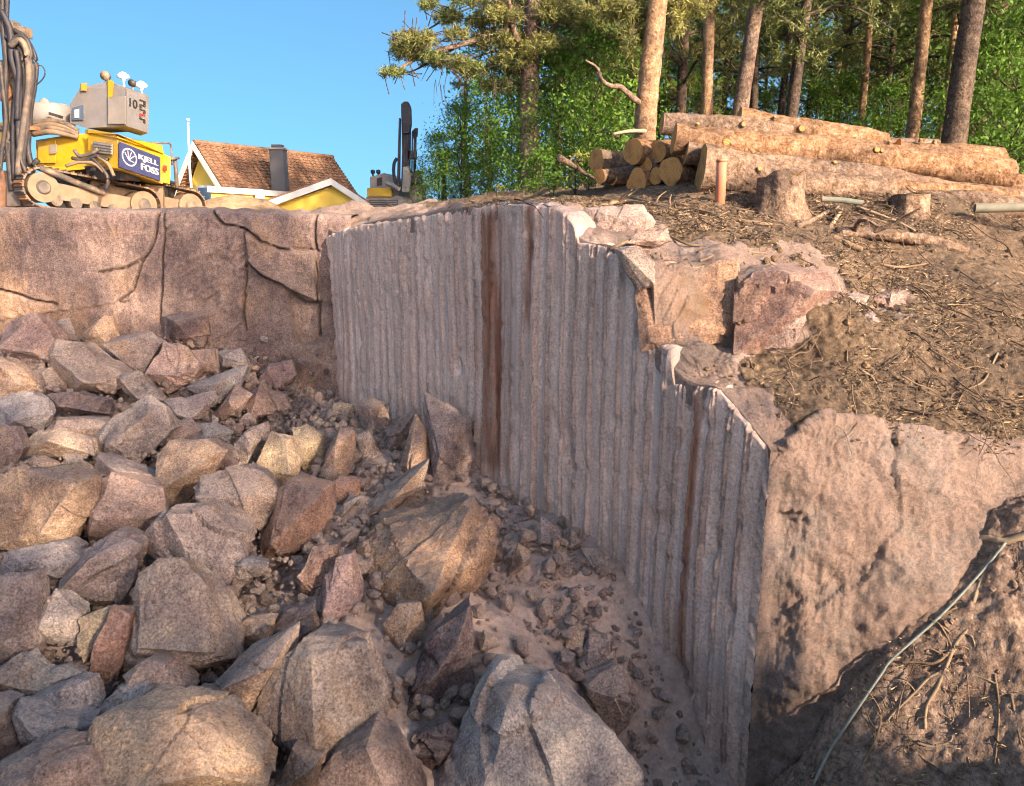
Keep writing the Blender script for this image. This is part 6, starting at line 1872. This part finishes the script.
# feed beam and boom at the left with the hose bundle
MB().prism(pp_([(4, 20, 15.3), (12, 20, 15.3), (18, 90, 15.2), (20, 206, 15.0), (7, 206, 15.0), (5, 90, 15.2)]), (0, .25, 0)).build('feed_beam', STEEL, rig)
part('boom_head', [(6, 48, 15.2), (17, 44, 15.2), (20, 66, 15.1), (10, 78, 15.1), (2, 70, 15.2)], (0, .35, 0), RUST)
part('cylinder_bracket', [(0, 84, 15.1), (7, 82, 15.1), (11, 96, 15.1), (5, 103, 15.1), (0, 101, 15.1)], (0, .3, 0), RUST)
part('hose_reel', [(12, 25, 15.1), (26, 27, 15.1), (26, 37, 15.1), (14, 35, 15.1)], (0, .2, 0), STEEL)
HS = [[(3, -20), (3, 25), (6, 60), (5, 100), (8, 150), (12, 190)], [(8, -20), (7, 30), (14, 50), (16, 90), (13, 130), (14, 180)], [(12, 40), (22, 36), (30, 48), (33, 75), (29, 105), (27, 130), (22, 168)],
      [(10, 46), (20, 40), (27, 52), (29, 80), (26, 108), (20, 150), (18, 175)], [(14, 30), (26, 38), (36, 60), (35, 85), (31, 110), (29, 140), (28, 168)], [(6, 36), (14, 42), (23, 56), (25, 90), (21, 120), (17, 160)],
      [(1, 10), (10, 30), (12, 60), (20, 90), (19, 130), (24, 170)], [(18, 128), (19, 145), (21, 160), (26, 172)], [(23, 128), (24, 148), (26, 165), (34, 172)], [(27, 128), (28, 150), (32, 164), (38, 160)],
      [(0, 60), (3, 90), (6, 120), (2, 150), (0, 170)], [(16, 50), (19, 70), (18, 95), (17, 120)], [(0, 128), (8, 134), (10, 148), (5, 158), (0, 160)]]
for k, pts in enumerate(HS):
    MB().tube(spline([at(u, v, 15.0 - .05 * (k % 4)) for u, v in pts], 7), (.055, .04, .045)[k % 3], 8).build('hose', (BLACK, DARKMAST, BLACK, STEEL, BLACK)[k % 5], rig, True)
MB().tube(spline([at(33, 66, 15.0), at(42, 66, 15.0), at(45, 74, 15.0), at(40, 82, 15.0), at(33, 86, 15.0)], 7), .012, 6).build('wire_loop', BLACK, rig, True)
part('hose_clamp', [(18, 126, 14.9), (34, 126, 14.9), (34, 130, 14.9), (18, 130, 14.9)], (0, .2, 0), RUST)
part('boom', [(0, 122, 15.6), (14, 128, 15.5), (14, 150, 15.5), (0, 150, 15.6)], (0, .4, 0), YELLOW)
part('mud_guard', [(0, 170, 15.2), (16, 172, 15.1), (16, 207, 15.1), (0, 207, 15.2)], (0, .5, 0), RUST)

# ------------------------------------------------------------------ far drill rig
RY = 28.0
rb2 = at(398, 212, RY)
rig = empty('drill_rig', (rb2[0], rb2[1], .2), 'far drill rig with a tall dark mast between house and trees', 'drill rig')
part('body', [(366, 197, RY), (400, 196, RY), (424, 202, RY), (424, 214, RY), (366, 214, RY)], (0, 1.6, 0), PALEGREY)
g0 = part('grille', [(369, 200, RY - .03), (398, 200, RY - .03), (398, 209, RY - .03), (369, 209, RY - .03)], (0, .05, 0), DARKMETAL)
for k in range(4):
    part('louvre', [(370, 201 + k * 2, RY - .06), (397, 201 + k * 2, RY - .06), (397, 202 + k * 2, RY - .06), (370, 202 + k * 2, RY - .06)], (0, .03, 0), GREYPAINT, g0)
part('hood', [(367, 188, RY - .1), (391, 188, RY - .1), (392, 196.5, RY - .1), (367, 196.5, RY - .1)], (0, 1.0, 0), YELLOW)
part('cab', [(370, 177, RY + .3), (384, 173, RY + .3), (393, 178, RY + .3), (399, 190, RY + .3), (399, 197, RY + .3), (370, 190, RY + .3)], (.2, 1.2, 0), PALEGREY)
part('cab_window', [(377, 178, RY + .26), (382, 177, RY + .26), (382, 185, RY + .26), (377, 186, RY + .26)], (0, .03, 0), BLACK)
p = at(417, 200, RY + .3)
MB().tube([p + [0, 0, h] for h in (-.45, .55, .68, .72)], [.34, .34, .28, .05], 20).build('dust_tank', PALEGREY, rig, True)
mast = part('mast', [(401, 104, RY - .3), (404, 101.5, RY - .3), (408, 101.5, RY - .3), (410, 106, RY - .3), (410, 122, RY - .3), (409, 190, RY - .3), (401, 190, RY - .3), (402, 150, RY - .3)], (0, .35, 0), DARKMAST)
part('mast_rail', [(398.8, 118, RY - .4), (400.3, 118, RY - .4), (399.5, 192, RY - .4), (396.5, 192, RY - .4)], (0, .2, 0), DARKMAST)
part('rotation_head', [(402, 108, RY - .5), (410.5, 108, RY - .5), (411, 124, RY - .5), (409, 133, RY - .5), (403, 133, RY - .5)], (0, .3, 0), DARKMAST)
part('rod_rack', [(412, 131, RY - .2), (415, 128, RY - .2), (417.5, 128, RY - .2), (417, 136, RY - .2), (413, 138, RY - .2)], (0, .2, 0), DARKMAST)
for u in (412.5, 414.5, 416):
    MB().tube([at(u, 132, RY - .2), at(u - .6, 172, RY - .2)], .03, 6).build('drill_rod', DARKMAST, rig, True)
part('rod_clamp', [(408, 151, RY - .3), (416, 150, RY - .3), (416, 158, RY - .3), (408, 159, RY - .3)], (0, .3, 0), DARKMAST)
part('feed_base', [(403, 167, RY - .5), (409, 166, RY - .5), (411, 178, RY - .5), (409, 192, RY - .5), (402, 192, RY - .5)], (0, .4, 0), GREYPAINT)
part('hydraulics', [(409, 172, RY - .4), (421, 171, RY - .4), (421, 182, RY - .4), (409, 183, RY - .4)], (0, .5, 0), BLACK)
MB().tube(spline([at(397, 158, RY - .3), at(394, 164, RY - .3), at(394, 176, RY - .3), at(398, 190, RY - .3)], 5), .06, 7).build('hose', DARKMAST, rig, True)
MB().tube(spline([at(386, 183, RY - .2), at(394, 186, RY - .3), at(400, 190, RY - .4)], 5), .08, 8).build('boom_cylinder', PALEGREY, rig, True)
MB().tube([at(386, 203, RY - .3), at(398, 209, RY - .3)], .04, 7).build('lift_arm', TANSTEEL, rig, True)
for u in (373, 378.5):
    lathe_up('work_light', u, 176, RY + .4, [(-.1, .03), (.06, .03), (.1, .08), (.2, .08), (.22, .03)], DARKMAST, 10, rig)
part('crawler', [(362, 208, RY - .2), (428, 208, RY - .2), (430, 214, RY - .2), (426, 219, RY - .2), (364, 219, RY - .2)], (0, .5, 0), STEEL)
part('side_marker', [(428, 204, RY), (431, 204, RY), (431, 209, RY), (428, 209, RY)], (0, .1, 0), YELLOW)
